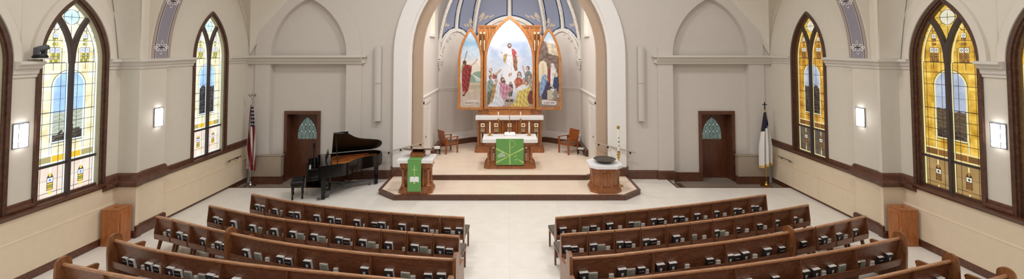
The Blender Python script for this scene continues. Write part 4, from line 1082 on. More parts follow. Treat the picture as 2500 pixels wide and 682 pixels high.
# sloping double handrails on the arch jambs
for s, t in ((-1, 'left'), (1, 'right')):
    r = thing('handrail', 'sloping metal handrail on the %s jamb of the chancel arch' % t, 'handrail', (0, 0, 0), 0, 'sloping chancel handrails')
    pts = [(s*4.17, 14.40, .93), (s*3.74, 14.42, 1.035), (s*3.3, 14.47, 1.14), (s*2.87, 14.62, 1.235)]
    MB().tube(pts, .02, 8).build('rail', m_railm, r)
    for i, f in enumerate((.12, .42, .68, .90)):
        L = f*(len(pts)-1); k = int(L); q = interp(pts[k], pts[k+1], L-k)
        MB().tube([(q[0], q[1], q[2]-.01), (q[0], q[1]+.0, q[2]-.05), (q[0], 14.6, q[2]-.06)], .012, 6).lathe([(.022, -.03), (.03, 0), (.022, .03)], (q[0], q[1]+.02, q[2]-.05), 10).build('bracket', m_blacks, r)

# ------------------------------------------------------------------ flags
def pole(r, x, y, z0, z1, mat):
    MB().lathe([(.17, 0), (.18, .015), (.15, .035), (.06, .06), (.035, .10), (.045, .13), (.02, .16)], (0, 0, 0), 24).build('base', mat, r)
    MB().tube([(0, 0, .1), (0, 0, z1)], .015, 10).build('pole', m_brass if mat is m_brass else mat, r)
def drape(r, name, colour, z_top, z_bot, wtop, wbot, ph, sgn, mat=None, cut=0.0):
    nu, nv = 120, 200; P = np.zeros((nv, nu, 3)); C = np.zeros((nv, nu, 3))
    for i in range(nv):
        v = i/(nv-1)
        for j in range(nu):
            u = j/(nu-1)
            w = wtop+(wbot-wtop)*min(1, v*1.6)**.8
            a = 2*PI*(u*2.6)+ph; dep = (.02+.07*min(1, v*1.5))
            x = (u-.5)*w+.02*math.sin(a*1.7+v*2); y = dep*math.sin(a+v*.8)-.02
            zb = z_bot+cut*(u if sgn > 0 else 1-u)
            P[i, j] = (x, y, z_top+(zb-z_top)*v); C[i, j] = colour(u, v)
    grid_mesh(name, P, C, m_flag, r)
r = thing('flag', 'red, white and blue striped flag furled on a pole in the left corner', 'flag', (-8.50, 14.28, -.13))
pole(r, 0, 0, 0, 2.86, m_chrome)
def usa(u, v):
    if v < .33 and u > .40:
        if u > .6 and (int(v*36) % 2 == 0) and (int(u*30) % 2 == 0): return (214, 208, 204)
        return (42, 38, 58)
    k = int(u*8.5-v*2.2+20) % 2
    return (132, 42, 44) if k else (206, 188, 180)
drape(r, 'flag_cloth', usa, 2.66, .62, .06, .34, .3, 1, cut=-.12)
o = MB(); o.lathe([(.0, 2.86), (.03, 2.88), (.035, 2.91), (.02, 2.94)], n=12)
for s in (-1, 1): o.prism([(0, 2.93), (s*.06, 2.99), (s*.11, 3.03), (s*.13, 2.98), (s*.10, 2.93), (s*.05, 2.92)], 'y', -.008, .008)
o.box(-.02, .02, -.015, .015, 2.92, 3.03, .01); o.build('eagle_finial', m_chrome, r)
MB().tube([(-.12, -.06, .74), (.02, -.07, .73), (.12, -.05, .78)], .016, 6).build('tie', paint('tan cord', (170, 140, 110), .8), r)
r = thing('flag', 'white flag with dark blue top and gold fringe on a pole, right corner', 'flag', (8.42, 14.28, -.13))
pole(r, 0, 0, 0, 2.50, m_brass)
def chf(u, v):
    if v > .955: return (214, 176, 96)
    if v < .36-.12*u: return (44, 42, 62)
    return (232, 226, 220)
drape(r, 'flag_cloth', chf, 2.42, .72, .04, .36, 1.3, -1, cut=-.12)
MB().box(-.012, .012, -.012, .012, 2.5, 2.75).box(-.075, .075, -.012, .012, 2.66, 2.684).build('cross_finial', m_blacks, r)
MB().tube([(.0, -.06, 2.38), (.03, -.05, 2.2), (.02, -.04, 2.1)], .01, 6).build('gold_cord', m_brass, r)

# ------------------------------------------------------------------ grand piano
PZ = math.radians(24)
pr = thing('grand_piano', 'black grand piano with raised lid in front of the left door', 'piano', (-5.42, 13.36, 0), PZ)
# local: +x from keyboard to tail, +y bass side (away from the nave), treble side -y
def outline(off=0.0):
    pts = [(-.42, .74), (-.42, -.74), (.25, -.74), (.40, -.71), (.52, -.63), (.62, -.50), (.74, -.36), (.90, -.25), (1.10, -.17), (1.35, -.10), (1.55, -.03), (1.70, .06), (1.79, .20), (1.81, .36), (1.76, .54), (1.64, .67), (1.46, .73), (1.2, .74)]
    pts = [(x*.83 if x > 0 else x, y) for x, y in pts]
    if off:
        c = Vector((.5, .2)); pts = [((p[0]-c.x)*(1-off)+c.x, (p[1]-c.y)*(1-off)+c.y) for p in pts]
    return pts
case = MB(); oo = outline(); ii = outline(.045)
case.ring(oo, ii, 'z', .66, 1.0, True); case.prism(outline(.01), 'z', .64, .69)
case.build('case', m_black, pr)
MB().prism(outline(.05), 'z', .86, .875).build('soundboard', m_gold, pr)
mb = MB()
for k in range(5): mb.box(-.0, 1.1-.16*k, .62-.26*k, .635-.26*k, .875, .93)
mb.build('plate_struts', m_gold, pr)
mb = MB()
for k in range(30): mb.tube([(-.02, -.66+.042*k, .905), (.3+1.05*(k/29)**.8, -.52+.038*k, .905)], .003, 4)
mb.build('strings', m_brass, pr)
# keyboard end: recessed key bed open at the front
MB().box(-.70, -.42, -.74, -.66, .62, .93, .02).build('cheek', m_black, pr)
MB().box(-.70, -.42, .66, .74, .62, .93, .02).build('cheek', m_black, pr)
MB().box(-.72, -.42, -.74, .74, .60, .68, .01).build('key_bed', m_black, pr)
mb = MB()
for k in range(52): mb.box(-.67, -.53, -.645+k*.0248, -.6215+k*.0248, .69, .725)
mb.build('white_keys', paint('ivory', (238, 234, 224), .3), pr)
mb = MB()
for k in range(51):
    if k % 7 in (0, 1, 3, 4, 5): mb.box(-.62, -.52, -.626+k*.0248, -.6135+k*.0248, .72, .738)
mb.build('black_keys', m_black, pr)
MB().box(-.54, -.50, -.66, .66, .72, .98, .01).build('fallboard', m_black, pr)
MB().box(-.44, -.06, -.70, .70, .98, 1.0, .004).build('front_shelf', m_black, pr)
M = Matrix.Translation((-.22, 0, 1.0)) @ Matrix.Rotation(math.radians(18), 4, 'Y')
MB(M).box(-.01, .01, -.36, .36, 0, .26, .006).build('music_desk', m_black, pr)
def leg(x, y, nm='leg'):
    MB().prism([(x-.07, .64), (x+.07, .64), (x+.05, .15), (x+.04, .06), (x-.04, .06), (x-.05, .15)], 'y', y-.06, y+.06).box(x-.06, x+.06, y-.06, y+.06, .03, .09, .01).build(nm, m_black, pr)
for x, y in ((-.28, -.62), (-.28, .62), (1.30, .24)): leg(x, y)
# transport truck
mb = MB()
for a, b in (((.42, .12), (-.28, -.62)), ((.42, .12), (-.28, .62)), ((.42, .12), (1.30, .24))):
    d = Vector((b[0]-a[0], b[1]-a[1])); L = d.length; M = Matrix.Translation((a[0], a[1], 0)) @ Matrix.Rotation(math.atan2(d.y, d.x), 4, 'Z')
    q = MB(M).box(0, L, -.035, .035, .13, .18, .008); mb.v, mb.f = mb.v+q.v, mb.f+[tuple(len(mb.v)+i for i in f) for f in q.f]
mb.prism([(.22, -.02), (.30, -.08), (.60, .06), (.62, .2), (.34, .26), (.24, .2)], 'z', .12, .19)
mb.build('transport_frame', m_plas, pr)
for x, y in ((-.16, -.52), (-.16, .52), (1.10, .19), (-.40, -.64)):
    w_ = MB(Matrix.Translation((x, y, .045)) @ Matrix.Rotation(PI/2, 4, 'X')).lathe([(.02, -.014), (.045, -.012), (.045, .012), (.02, .014)], n=18).build('caster', m_plas, pr)
# lid (hinged on the bass side) and its folded flap, prop, lyre
th = math.radians(34)
M = Matrix.Translation((0, .75, 1.01)) @ Matrix.Rotation(-th, 4, 'X')
lo = [(x, y-.75) for x, y in outline()]
main = [(-.0, -.01)]+[(-.0, -1.49)]+lo[2:-1]+[(1.2, -.01)]
MB(M).prism([(-.02, -.01), (-.02, -1.50)]+lo[2:], 'z', 0, .022).build('lid', m_blacks, pr)
M2 = M @ Matrix.Translation((-.0, 0, .03))
MB(M2).box(-.02, .40, -1.50, -.02, 0, .02, .004).build('folded_lid_flap', m_black, pr)
MB().tube([(.10, -.69, .96), (.05, -.43, 1.79)], .014, 8).build('lid_prop', m_black, pr)
MB().box(-.12, -.06, -.10, .10, .12, .64, .01).box(-.26, -.06, -.13, .13, .10, .14, .01).build('pedal_lyre', m_black, pr)
bn = thing('piano_bench', 'black tufted leather piano bench at the keyboard', 'bench', (-6.27, 12.90, 0), PZ)
mb = MB(); nx, ny = 31, 21; rows = []
for i in range(ny+1):
    row = []
    for j in range(nx+1):
        x = -.18+.36*i/ny; y = -.30+.60*j/nx; e = min(1, min(i, ny-i)/2.5)*min(1, min(j, nx-j)/2.5)
        z = .49+.035*e**.5+.012*abs(math.sin(PI*i/ny*4))*abs(math.sin(PI*j/nx*6)); row.append((x, y, z))
    rows.append(row)
mb.grid(rows).box(-.18, .18, -.30, .30, .43, .492, .01); mb.build('seat', m_leather, bn, 60)
MB().box(-.165, .165, -.285, .285, .36, .44, .008).build('bench_frame', m_black, bn)
for sx in (-1, 1):
    for sy in (-1, 1): MB().lathe([(.022, 0), (.03, .06), (.02, .1), (.034, .3), (.034, .37)], (sx*.13, sy*.25, 0), 12).build('leg', m_black, bn)
t = thing('monitor_shade_box', 'black box for monitor and shade behind the keyboard end of the piano', 'cabinet', (-6.35, 14.22, -.13), 0)  # one dark box stands for a monitor and the shadows around the far leg
MB().box(-.22, .26, -.18, .18, 0, .80, .01).build('body', m_blacks, t)
MB().box(-.18, .22, -.19, -.18, .06, .74, .004).build('front_grille', m_black, t)
t = thing('music_stand', 'slim black stand rising behind the piano keyboard', 'stand', (-6.25, 13.88, -.13))
MB().tube([(0, 0, .02), (0, 0, 1.40)], .014).build('pole', m_blacks, t)
MB().tube([(0, 0, 1.33), (0, 0, 1.49)], .035, 10).build('stand_head', m_blacks, t)
MB().lathe([(.14, 0), (.14, .02), (.03, .03)], n=18).build('base', m_blacks, t)

# ------------------------------------------------------------------ reredos (altarpiece)
YT = 17.2; KP = YT/F_PX
def gx(cx): return (1110+cx/2.841-1243.2)*KP
def gz(cy): return HCAM-(30+cy/2.841-118)*KP
m_slot = paint('walnut inlay', (84, 44, 22), .5)
rd = thing('altarpiece', 'tall golden oak altarpiece with white marble shelf against the apse wall', 'altarpiece', (0, 17.2, U2))
def rb(mb, name, mat, par=rd, smooth=35):
    mb.M = Matrix()
    mb.v = [(x, y-17.2, z-U2) for x, y, z in mb.v]; return mb.build(name, mat, par, smooth)
oct_ = lambda hx, y0, y1, c: [(-hx, y0+c), (-hx+c, y0), (hx-c, y0), (hx, y0+c), (hx, y1), (-hx, y1)]
rb(MB().prism(oct_(1.37, 17.10, 17.95, .05), 'z', U2, .44).prism(oct_(1.33, 17.13, 17.95, .05), 'z', .44, .50), 'base', m_red)
rb(MB().box(-1.28, 1.28, 17.24, 17.9, .5, 1.56), 'body', m_red)
rb(MB().box(-1.345, 1.345, 17.08, 17.9, 1.565, 1.72, .015), 'marble_shelf', m_marble)
rb(MB().box(-1.27, 1.27, 17.45, 17.9, 1.72, 2.04).box(-.84, .84, 17.32, 17.5, 1.72, 2.02, .006).box(-1.30, 1.30, 17.42, 17.9, 1.99, 2.05, .01), 'gradine', m_oakh)
mb = MB()
for x in (-1.245, -.80, -.27, .27, .80, 1.245): mb.box(x-.035, x+.035, 17.17, 17.25, .5, 1.56, .006)
for x in (-.53, .53): mb.box(x-.2, x+.2, 17.20, 17.25, .5, 1.56)
mb.box(-1.28, 1.28, 17.18, 17.25, 1.48, 1.56, .006); rb(mb, 'front_posts', m_red)
cols = [(1178-1243.2)*.0163, (1211-1243.2)*.0163, 0, (1276.5-1243.2)*.0163, (1308-1243.2)*.0163]
for i, x in enumerate(cols):
    rb(MB().box(x-.08, x+.08, 17.155, 17.20, 1.27, 1.43), 'square_inlay', m_inl)
    rb(MB().prism([(x, 1.385), (x+.034, 1.35), (x, 1.315), (x-.034, 1.35)], 'y', 17.148, 17.16), 'diamond_inlay', m_drk)
    rb(MB().box(x-.085, x+.085, 17.165, 17.2, .62, 1.25), 'slot_panel', m_slot)
    mb = MB()
    for a in range(3):
        for b in range(3): mb.box(x-.075+a*.055, x-.04+a*.055, 17.155, 17.17, 1.19-b*.055, 1.222-b*.055)
    for a in (0, 2) if abs(x) > .9 else (): mb.box(x-.07+a*.055, x-.045+a*.055, 17.155, 17.17, .66, 1.03)
    rb(mb, 'grid_inlay', m_inl)
# tall backing
rb(MB().box(-1.27, 1.27, 17.5, 17.8, 2.04, 5.30), 'back_board', m_oak)
rb(MB().box(-1.31, 1.31, 17.44, 17.84, 5.30, 5.34, .008).box(-1.285, 1.285, 17.46, 17.82, 5.24, 5.30, .006), 'top_cornice', m_oakh)
for s in (-1, 1):
    mb = MB()
    for x in (1.25, 1.0, .82): mb.box(s*x-.022, s*x+.022, 17.44, 17.52, 2.04, 5.24, .004)
    rb(mb, 'back_post', m_oak)
    for x in (1.17, 1.02):
        rb(MB().box(s*x-.04, s*x+.04, 17.43, 17.47, 4.98, 5.06), 'square_inlay', m_inl)
        rb(MB().box(s*x-.012, s*x+.012, 17.425, 17.435, 5.008, 5.032), 'diamond_inlay', m_drk)
        mb = MB(); mb.box(s*x-.034, s*x-.024, 17.43, 17.46, 4.3, 4.96).box(s*x+.024, s*x+.034, 17.43, 17.46, 4.3, 4.96).box(s*x-.03, s*x+.03, 17.44, 17.46, 4.86, 4.88).box(s*x-.03, s*x+.03, 17.44, 17.46, 4.78, 4.80)
        rb(mb, 'slot_panel', m_drk); rb(MB().box(s*x-.02, s*x+.02, 17.43, 17.46, 4.3, 4.72), 'strip_inlay', m_inl)

def panel(px0, px1, apex, base, spring, fw, y0, name, cv):
    cx = ((px0+px1)/2-1243.2)*KP; a = (px1-px0)/2*KP; zb = HCAM-(base-118)*KP; za_ = HCAM-(apex-118)*KP; zs = HCAM-(spring-118)*KP
    r = bpy.data.objects.new(name, None); COL.objects.link(r); r.parent = rd
    o = arch(cx, a, zs, za_-zs, 16, zb); i_ = arch(cx, a-fw, zs, za_-zs-fw*1.45, 16, zb+fw)
    i2 = arch(cx, a-fw+.02, zs, za_-zs-fw*1.45+.03, 16, zb+fw-.02)
    rb(MB().ring(o, i_, 'y', y0-.03, y0+.06).ring(i_, arch(cx, a-fw-.012, zs, za_-zs-fw*1.45-.018, 16, zb+fw+.012), 'y', y0-.015, y0+.04).prism([(cx-a, zb), (cx+a, zb), (cx+a-fw*.0, zb+fw), (cx-a, zb+fw)], 'y', y0-.029, y0+.06), 'panel_frame', m_oak, r)
    aa = a-fw+.01; rise = za_-zs-fw*1.45+.02
    X = gx(cv.X); Z = gz(cv.Y)
    R = (rise*rise+aa*aa)/(2*aa)
    m = np.where(Z < zs, (np.abs(X-cx) < aa), np.hypot(np.abs(X-cx)+R-aa, Z-zs) < R) & (Z > zb+fw*.8)
    cv.C = np.clip(cv.C, 0, 255)*np.array([.86, .87, .90]); g_ = cv.C.mean(2, keepdims=True); cv.C = cv.C*.84+g_*.16
    P = np.stack([X, np.full(X.shape, y0+.0-17.2), Z-U2], -1)
    grid_mesh('painted_panel', P, cv.C, m_paint, r, m)
    rb(MB().ring(o, i_, 'y', y0+.05, y0+.07).prism(arch(cx, a-.01, zs, za_-zs-.01, 16, zb+.01), 'y', y0+.02, y0+.07), 'panel_back', m_oak, r)
    return r, cx, y0
m_letter = paint('soft grey lettering', (110, 96, 92), .7)
m_letter2 = paint('faint lettering', (176, 178, 186), .7)
# centre painting
c = Canvas(205, 552, 25, 668, 232, 430, (232, 236, 244))
X, Y = c.X, c.Y; n1 = c.noise(40, 1, 1); n2 = c.noise(16, 1, 2); n3 = c.noise(6, 1, 8)
c.put(np.clip((n1+.25*n2+.1)*1.4, 0, 1)*np.clip((Y-140)/80, 0, 1)*np.clip((430-Y)/150, 0, 1), (186, 206, 236), .9)
c.put(np.clip(1-np.hypot((X-380)/190, (Y-120)/110), 0, 1), (253, 253, 252), .95)
c.put(np.clip(-(n1*.7+n2*.6)*1.2, 0, 1)*np.clip((Y-250)/60, 0, 1)*np.clip((470-Y)/80, 0, 1), (232, 226, 222), .8)
c.put(np.clip((Y-600)/50, 0, 1), (172, 146, 126)); c.put(np.clip((Y-540)/80, 0, 1), (188, 164, 144), .6)
c.ell(385, 455, 62, 70, (255, 253, 250), .9, .5)
def head(x, y, r, hair, face=(222, 176, 148), side=0):
    c.ell(x, y, r, r*1.25, hair); c.ell(x+side*r*.35, y+r*.15, r*.66, r*.9, face)
def body(pts, col, f=.13): c.poly(pts, col, 1, f)
SK = (218, 170, 142)
# distant figure by the water
body([(372, 500), (400, 498), (404, 530), (396, 585), (372, 585), (366, 530)], (92, 96, 108)); head(386, 493, 9, (150, 130, 120)); c.rect(346, 410, 598, 604, (196, 192, 196)); c.rect(352, 404, 604, 622, (92, 84, 84))
# left group
body([(232, 425), (240, 414), (262, 424), (290, 418), (314, 400), (318, 410), (296, 436), (264, 452), (240, 462), (228, 452)], (224, 196, 172)); c.line([(296, 420), (318, 398)], 9, SK); head(246, 404, 13, (128, 92, 74), side=.8); c.ell(240, 398, 10, 10, (236, 216, 206), .9)
body([(262, 432), (292, 440), (290, 462), (266, 464)], (176, 66, 62)); c.ell(272, 452, 11, 12, (188, 90, 76)); 
body([(222, 486), (240, 466), (262, 476), (272, 520), (262, 580), (246, 628), (222, 636)], (146, 162, 142)); head(248, 452, 12, (84, 62, 50), side=.6); body([(222, 560), (262, 540), (276, 600), (250, 640), (222, 650)], (118, 116, 98))
body([(268, 500), (292, 492), (288, 560), (274, 610), (238, 642), (252, 588)], (196, 152, 84)); c.ell(286, 478, 12, 14, SK); c.line([(286, 480), (282, 462)], 8, SK)
body([(292, 500), (312, 484), (342, 486), (366, 506), (392, 520), (398, 540), (372, 548), (362, 600), (318, 606), (300, 560)], (212, 142, 158)); head(330, 470, 15, (112, 76, 60), side=.7); c.ell(340, 482, 12, 9, (128, 84, 62)); c.line([(322, 452), (326, 432)], 8, SK)
body([(284, 508), (300, 488), (310, 494), (312, 560), (330, 600), (346, 644), (322, 654), (238, 656), (224, 648), (256, 626), (272, 590), (282, 550)], (232, 230, 234), .07)
body([(372, 548), (396, 530), (398, 542), (380, 560)], (210, 150, 150)); c.ell(398, 534, 7, 6, SK)
# right group
body([(410, 480), (424, 456), (448, 450), (468, 470), (478, 520), (470, 560), (446, 572), (424, 560), (420, 520)], (206, 106, 74)); head(446, 428, 13, (112, 70, 52), side=-.2); c.poly([(432, 424), (438, 450), (430, 456)], (100, 62, 48)); c.poly([(460, 424), (456, 452), (464, 456)], (100, 62, 48))
body([(484, 424), (498, 410), (520, 408), (534, 430), (538, 490), (500, 492), (486, 470)], (124, 134, 126)); head(506, 390, 13, (120, 84, 62), side=-.8); c.line([(484, 424), (474, 392), (472, 374)], 9, SK)
body([(496, 476), (512, 462), (534, 466), (542, 500), (540, 570), (512, 572)], (178, 160, 146)); head(516, 448, 12, (150, 116, 92), side=-.5)
body([(462, 492), (490, 480), (500, 500), (480, 512)], (216, 150, 92)); head(480, 470, 11, (150, 106, 76), side=-.4)
body([(505, 560), (520, 545), (544, 540), (544, 636), (500, 640)], (134, 66, 60))
body([(400, 540), (426, 530), (452, 508), (482, 500), (512, 504), (516, 528), (480, 548), (430, 560), (404, 548)], (240, 236, 230), .06); head(496, 492, 14, (156, 112, 82), side=-.7)
body([(432, 552), (470, 540), (512, 520), (522, 506), (526, 530), (512, 562), (500, 590), (506, 620), (520, 640), (500, 656), (404, 656), (376, 650), (396, 640), (420, 618), (430, 584)], (232, 200, 96)); c.ell(372, 646, 26, 10, SK, .6)
# central robed figure
body([(362, 264), (374, 250), (392, 250), (404, 262), (410, 300), (404, 360), (400, 404), (384, 412), (366, 408), (356, 398), (362, 330), (358, 296)], (246, 244, 242), .05)
body([(362, 258), (366, 280), (350, 292), (336, 296), (326, 284), (346, 274)], (244, 242, 240), .04)
body([(338, 296), (358, 286), (362, 304), (352, 330), (350, 356), (342, 352), (334, 334)], (206, 166, 92))
body([(392, 252), (408, 256), (426, 276), (430, 302), (418, 306), (418, 330), (404, 332), (396, 290)], (214, 90, 88)); body([(414, 304), (426, 304), (434, 344), (430, 372), (436, 404), (416, 410), (404, 372), (402, 330)], (176, 116, 84))
c.line([(328, 284), (318, 276)], 7, SK); c.line([(424, 296), (434, 304)], 8, (240, 224, 214)); c.ell(436, 306, 5, 5, SK)
c.ell(378, 232, 14, 18, (128, 88, 66)); c.ell(378, 232, 8, 12, (226, 184, 160)); c.ell(378, 242, 6, 6, (150, 106, 80)); c.line([(364, 300), (402, 298)], 3, (196, 176, 160))
c.ell(378, 436, 8, 14, (220, 170, 156)); c.ell(390, 430, 6, 12, (222, 176, 160))
c.C += (n3*4)[..., None]
rr, cx, y0 = panel(1181, 1305.4, 37.5, 266, 150, .085, 17.30, 'centre_panel', c)
for txt, px, py, sz in (('I AM', 1243.4, 56.5, .085), ('WITH YOU', 1243.4, 72, .15), ('ALWAYS', 1243.4, 84.5, .11)):
    text_mesh(txt, sz, m_letter2, 'lettering', rr, ((px-1243.2)*KP, 17.296-17.2, HCAM-(py-118)*KP-U2), (PI/2, 0, 0))
# left wing
c = Canvas(25, 196, 95, 672, 116, 388, (190, 216, 236)); X, Y = c.X, c.Y; n1 = c.noise(40, 1, 6); n2 = c.noise(12, 1, 12); n3 = c.noise(5, 1, 3)
c.put(np.clip((n1+n2*.4+.2)*1.5, 0, 1), (238, 240, 240), .85); c.put(np.exp(-((Y-215)/26)**2), (132, 188, 220), .75)
c.put(np.clip((Y-290)/60, 0, 1), (244, 232, 216)); c.poly([(150, 345), (196, 420), (100, 420)], (240, 222, 190), .7)
c.poly([(104, 440), (130, 420), (150, 412), (196, 408), (196, 500), (104, 490)], (146, 172, 142)); 
for k in range(5): c.line([(120+k*13, 430+k*7), (140+k*10, 452+k*5), (150+k*9, 480)], 4, (236, 244, 236))
c.rect(25, 196, 488, 545, (216, 198, 162))
for k in range(16): c.line([(105+k*5.6, 500+5*(k % 3)), (104+k*5.6, 528+4*(k % 4))], 3, ((182, 150, 110), (200, 172, 150), (160, 140, 120))[k % 3])
c.put((Y > 540).astype(float), (216, 190, 162)); c.poly([(30, 545), (70, 530), (120, 556), (160, 590), (196, 570), (196, 672), (25, 672)], (220, 196, 170)); c.C += (n2*12*(Y > 520))[..., None]
c.line([(44, 422), (82, 268)], 3.5, (110, 84, 60)); c.poly([(40, 420), (46, 372), (60, 346), (66, 372), (56, 420)], (156, 170, 110))
c.poly([(56, 378), (72, 362), (100, 366), (118, 372), (112, 420), (108, 450), (100, 500), (92, 544), (66, 572), (54, 560), (48, 500), (46, 440)], (160, 54, 50), 1, .2)
c.line([(108, 372), (136, 352), (150, 330)], 9, SK); c.ell(153, 328, 5, 6, SK); c.ell(66, 350, 13, 16, (112, 74, 56)); c.ell(60, 576, 9, 6, (92, 62, 48)); c.ell(62, 556, 6, 8, SK)
c.poly([(62, 622), (100, 606), (166, 610), (170, 632), (120, 640), (66, 644)], (236, 216, 196))
c.C += (n3*4)[..., None]
rr, cx, y0 = panel(1117, 1178.5, 67, 267.5, 150, .085, 17.28, 'left_wing', c)
text_mesh('EXODUS 15:6', .092, m_letter, 'lettering', rr, (gx(117), 17.274-17.2, gz(634)-U2), (PI/2, 0, 0))
# right wing
c = Canvas(566, 738, 95, 672, 116, 388, (200, 220, 230)); X, Y = c.X, c.Y; n1 = c.noise(40, 1, 16); n2 = c.noise(12, 1, 22); n3 = c.noise(5, 1, 13)
c.put(np.clip((n1+n2*.4+.2)*1.5, 0, 1), (240, 240, 236), .85); c.poly([(610, 195), (660, 215), (738, 240), (738, 340), (650, 300)], (226, 206, 170))
c.poly([(566, 270), (590, 200), (606, 186), (636, 220), (652, 290), (700, 300), (738, 310), (738, 560), (566, 600)], (140, 112, 96)); c.C += ((n2*20+n3*12)*(Y > 200)*(Y < 600))[..., None]
c.poly([(576, 460), (576, 380), (590, 345), (612, 334), (634, 350), (642, 390), (640, 460), (660, 500), (620, 560)], (246, 228, 190)); c.poly([(600, 360), (616, 352), (622, 420), (606, 440)], (230, 206, 164))
c.rect(566, 738, 590, 672, (166, 138, 118)); c.C += (n2*16*(Y > 590))[..., None]
c.poly([(648, 395), (664, 388), (676, 400), (668, 470), (656, 520), (648, 480)], (168, 62, 54)); c.poly([(664, 385), (690, 380), (704, 400), (700, 470), (690, 560), (664, 560), (662, 470)], (240, 230, 220), 1, .07); c.ell(676, 372, 14, 18, (238, 230, 218)); c.ell(668, 374, 7, 10, SK)
c.poly([(690, 430), (706, 424), (718, 450), (722, 540), (700, 552), (676, 520), (684, 470)], (62, 78, 110), 1, .15); c.ell(700, 434, 14, 18, (222, 206, 190)); c.ell(692, 438, 7, 9, SK)
c.poly([(612, 478), (640, 470), (660, 500), (680, 520), (678, 532), (656, 528), (660, 580), (654, 606), (606, 606), (600, 560)], (78, 68, 96), 1, .16); c.poly([(604, 440), (628, 430), (640, 446), (636, 484), (618, 540), (594, 590), (584, 570), (590, 500)], (142, 172, 204), 1, .1); c.ell(634, 456, 8, 10, SK); c.line([(660, 508), (684, 524)], 6, (236, 214, 160))
c.ell(697, 570, 18, 28, (156, 146, 136)); c.rect(690, 704, 534, 548, (156, 146, 136)); c.ell(697, 534, 11, 4, (176, 166, 154)); c.rect(640, 676, 540, 606, (214, 196, 160))
c.poly([(600, 612), (620, 606), (690, 616), (706, 622), (704, 640), (690, 644), (604, 638)], (238, 222, 210))
c.C += (n3*4)[..., None]
rr, cx, y0 = panel(1308.2, 1369.5, 67, 267.5, 150, .085, 17.28, 'right_wing', c)
text_mesh('LUKE 24:6', .098, m_letter, 'lettering', rr, (gx(653), 17.274-17.2, gz(633)-U2), (PI/2, 0, 0))

# ------------------------------------------------------------------ altar, lectern, font
def chamfer_rect(hx, hy, c): return [(-hx, -hy+c), (-hx+c, -hy), (hx-c, -hy), (hx, -hy+c), (hx, hy-c), (hx-c, hy), (-hx+c, hy), (-hx, hy-c)]
def column(x, y, z0, z1, r, mat, par):
    MB().lathe([(r*1.5, z0), (r*1.5, z0+.04), (r*1.1, z0+.06), (r, z0+.09), (r, z1-.09), (r*1.1, z1-.06), (r*1.5, z1-.04), (r*1.5, z1)], (x, y, 0), 14).build('column', mat, par)
al = thing('altar', 'oak altar table with white marble top and corner columns', 'altar', (.01, 15.28, U2))
MB().prism(chamfer_rect(.89, .44, .08), 'z', 0, .10).prism(chamfer_rect(.86, .41, .08), 'z', .10, .15).prism(chamfer_rect(.83, .38, .07), 'z', .15, .19).build('base', m_red, al)
MB().prism(chamfer_rect(.80, .36, .07), 'z', .74, .80).prism(chamfer_rect(.86, .42, .08), 'z', .80, .88).build('entablature', m_red, al)
for x in (-.73, .73):
    for y in (-.30, .30): column(x, y, .19, .74, .045, m_red, al)
for x in (-.56, .56):
    MB().box(x-.11, x+.11, -.32, -.26, .19, .74, .006).build('front_post', m_red, al)
    MB().box(x-.03, x+.03, -.328, -.32, .66, .72).build('square_inlay', m_inl, al)
    MB().box(x-.035, x+.035, -.326, -.32, .24, .65).build('slot_panel', m_drk, al)
    mb = MB()
    for a in (-.024, .012): mb.box(x+a, x+a+.014, -.331, -.325, .25, .52).box(x+a, x+a+.014, -.331, -.325, .56, .575).box(x+a, x+a+.014, -.331, -.325, .60, .615)
    mb.build('strip_inlay', m_inl, al)
MB().box(-.44, .44, -.28, .28, .19, .74).build('core_panel', m_red, al)
MB().box(-.94, .94, -.475, .475, .885, 1.01, .012).build('marble_top', m_marble, al)
gr = thing('altar_cloth', 'green altar frontal with a pale symbol, grapes and wheat', 'cloth', (.01, 15.28, U2))
MB().box(-.47, .47, -.487, -.479, .15, 1.016).box(-.47, .47, -.487, -.42, 1.012, 1.018).build('fabric', m_green, gr)
def fp(x, y): return ((x-405)/4.263*.01408, 1.012-(y-338)/4.263*.01408)  # from a close look at the frontal
mb = MB(); yy0, yy1 = -.4895, -.486
def strip(mb, pts, w0, w1):
    (xa, za_), (xb, zb_) = fp(*pts[0]), fp(*pts[1]); d = Vector((xb-xa, zb_-za_)).normalized(); n = Vector((-d.y, d.x))
    mb.prism([(xa+n.x*w0, za_+n.y*w0), (xb+n.x*w1, zb_+n.y*w1), (xb-n.x*w1, zb_-n.y*w1), (xa-n.x*w0, za_-n.y*w0)], 'y', yy0-len(mb.v)*.00004, yy1)
strip(mb, [(405, 345), (405, 597)], .014, .022); strip(mb, [(264, 432), (405, 503)], .028, .016); strip(mb, [(405, 503), (548, 430)], .014, .030); strip(mb, [(264, 575), (405, 505)], .028, .014); strip(mb, [(492, 545), (548, 578)], .012, .026)
arc = [fp(405+8+48*math.sin(t), 385-38*math.cos(t)) for t in [PI*k/14 for k in range(15)]]+[fp(405, 440)]
mb.tube([(x, yy0, z) for x, z in arc], .010, 6)
for cx_, cy_, a in ((462, 508, .5), (468, 545, .5)):
    x, z = fp(cx_, cy_); mb.prism([(x+.065*math.cos(t)*math.cos(a)-.016*math.sin(t)*math.sin(a), z+.065*math.cos(t)*math.sin(a)+.016*math.sin(t)*math.cos(a)) for t in [2*PI*k/14 for k in range(14)]], 'y', yy0, yy1)
mb.build('symbol', m_lgreen, gr)
mb = MB()
for cx_, cy_ in ((285, 503), (297, 493), (297, 512), (309, 487), (309, 503), (309, 519), (320, 480), (320, 496), (321, 512), (333, 490), (333, 506), (345, 497), (288, 520), (332, 474), (345, 510), (354, 502)):
    x, z = fp(cx_, cy_); mb.lathe([(.0, 0), (.017, .003), (.017, .006), (0, .008)], n=10); 
    m_ = mb.v[-40:]; mb.v[-40:] = [(x+p[0], yy0-p[2]+.002, z+p[1]) for p in m_]
mb.build('grape_cluster', m_wcloth, gr)

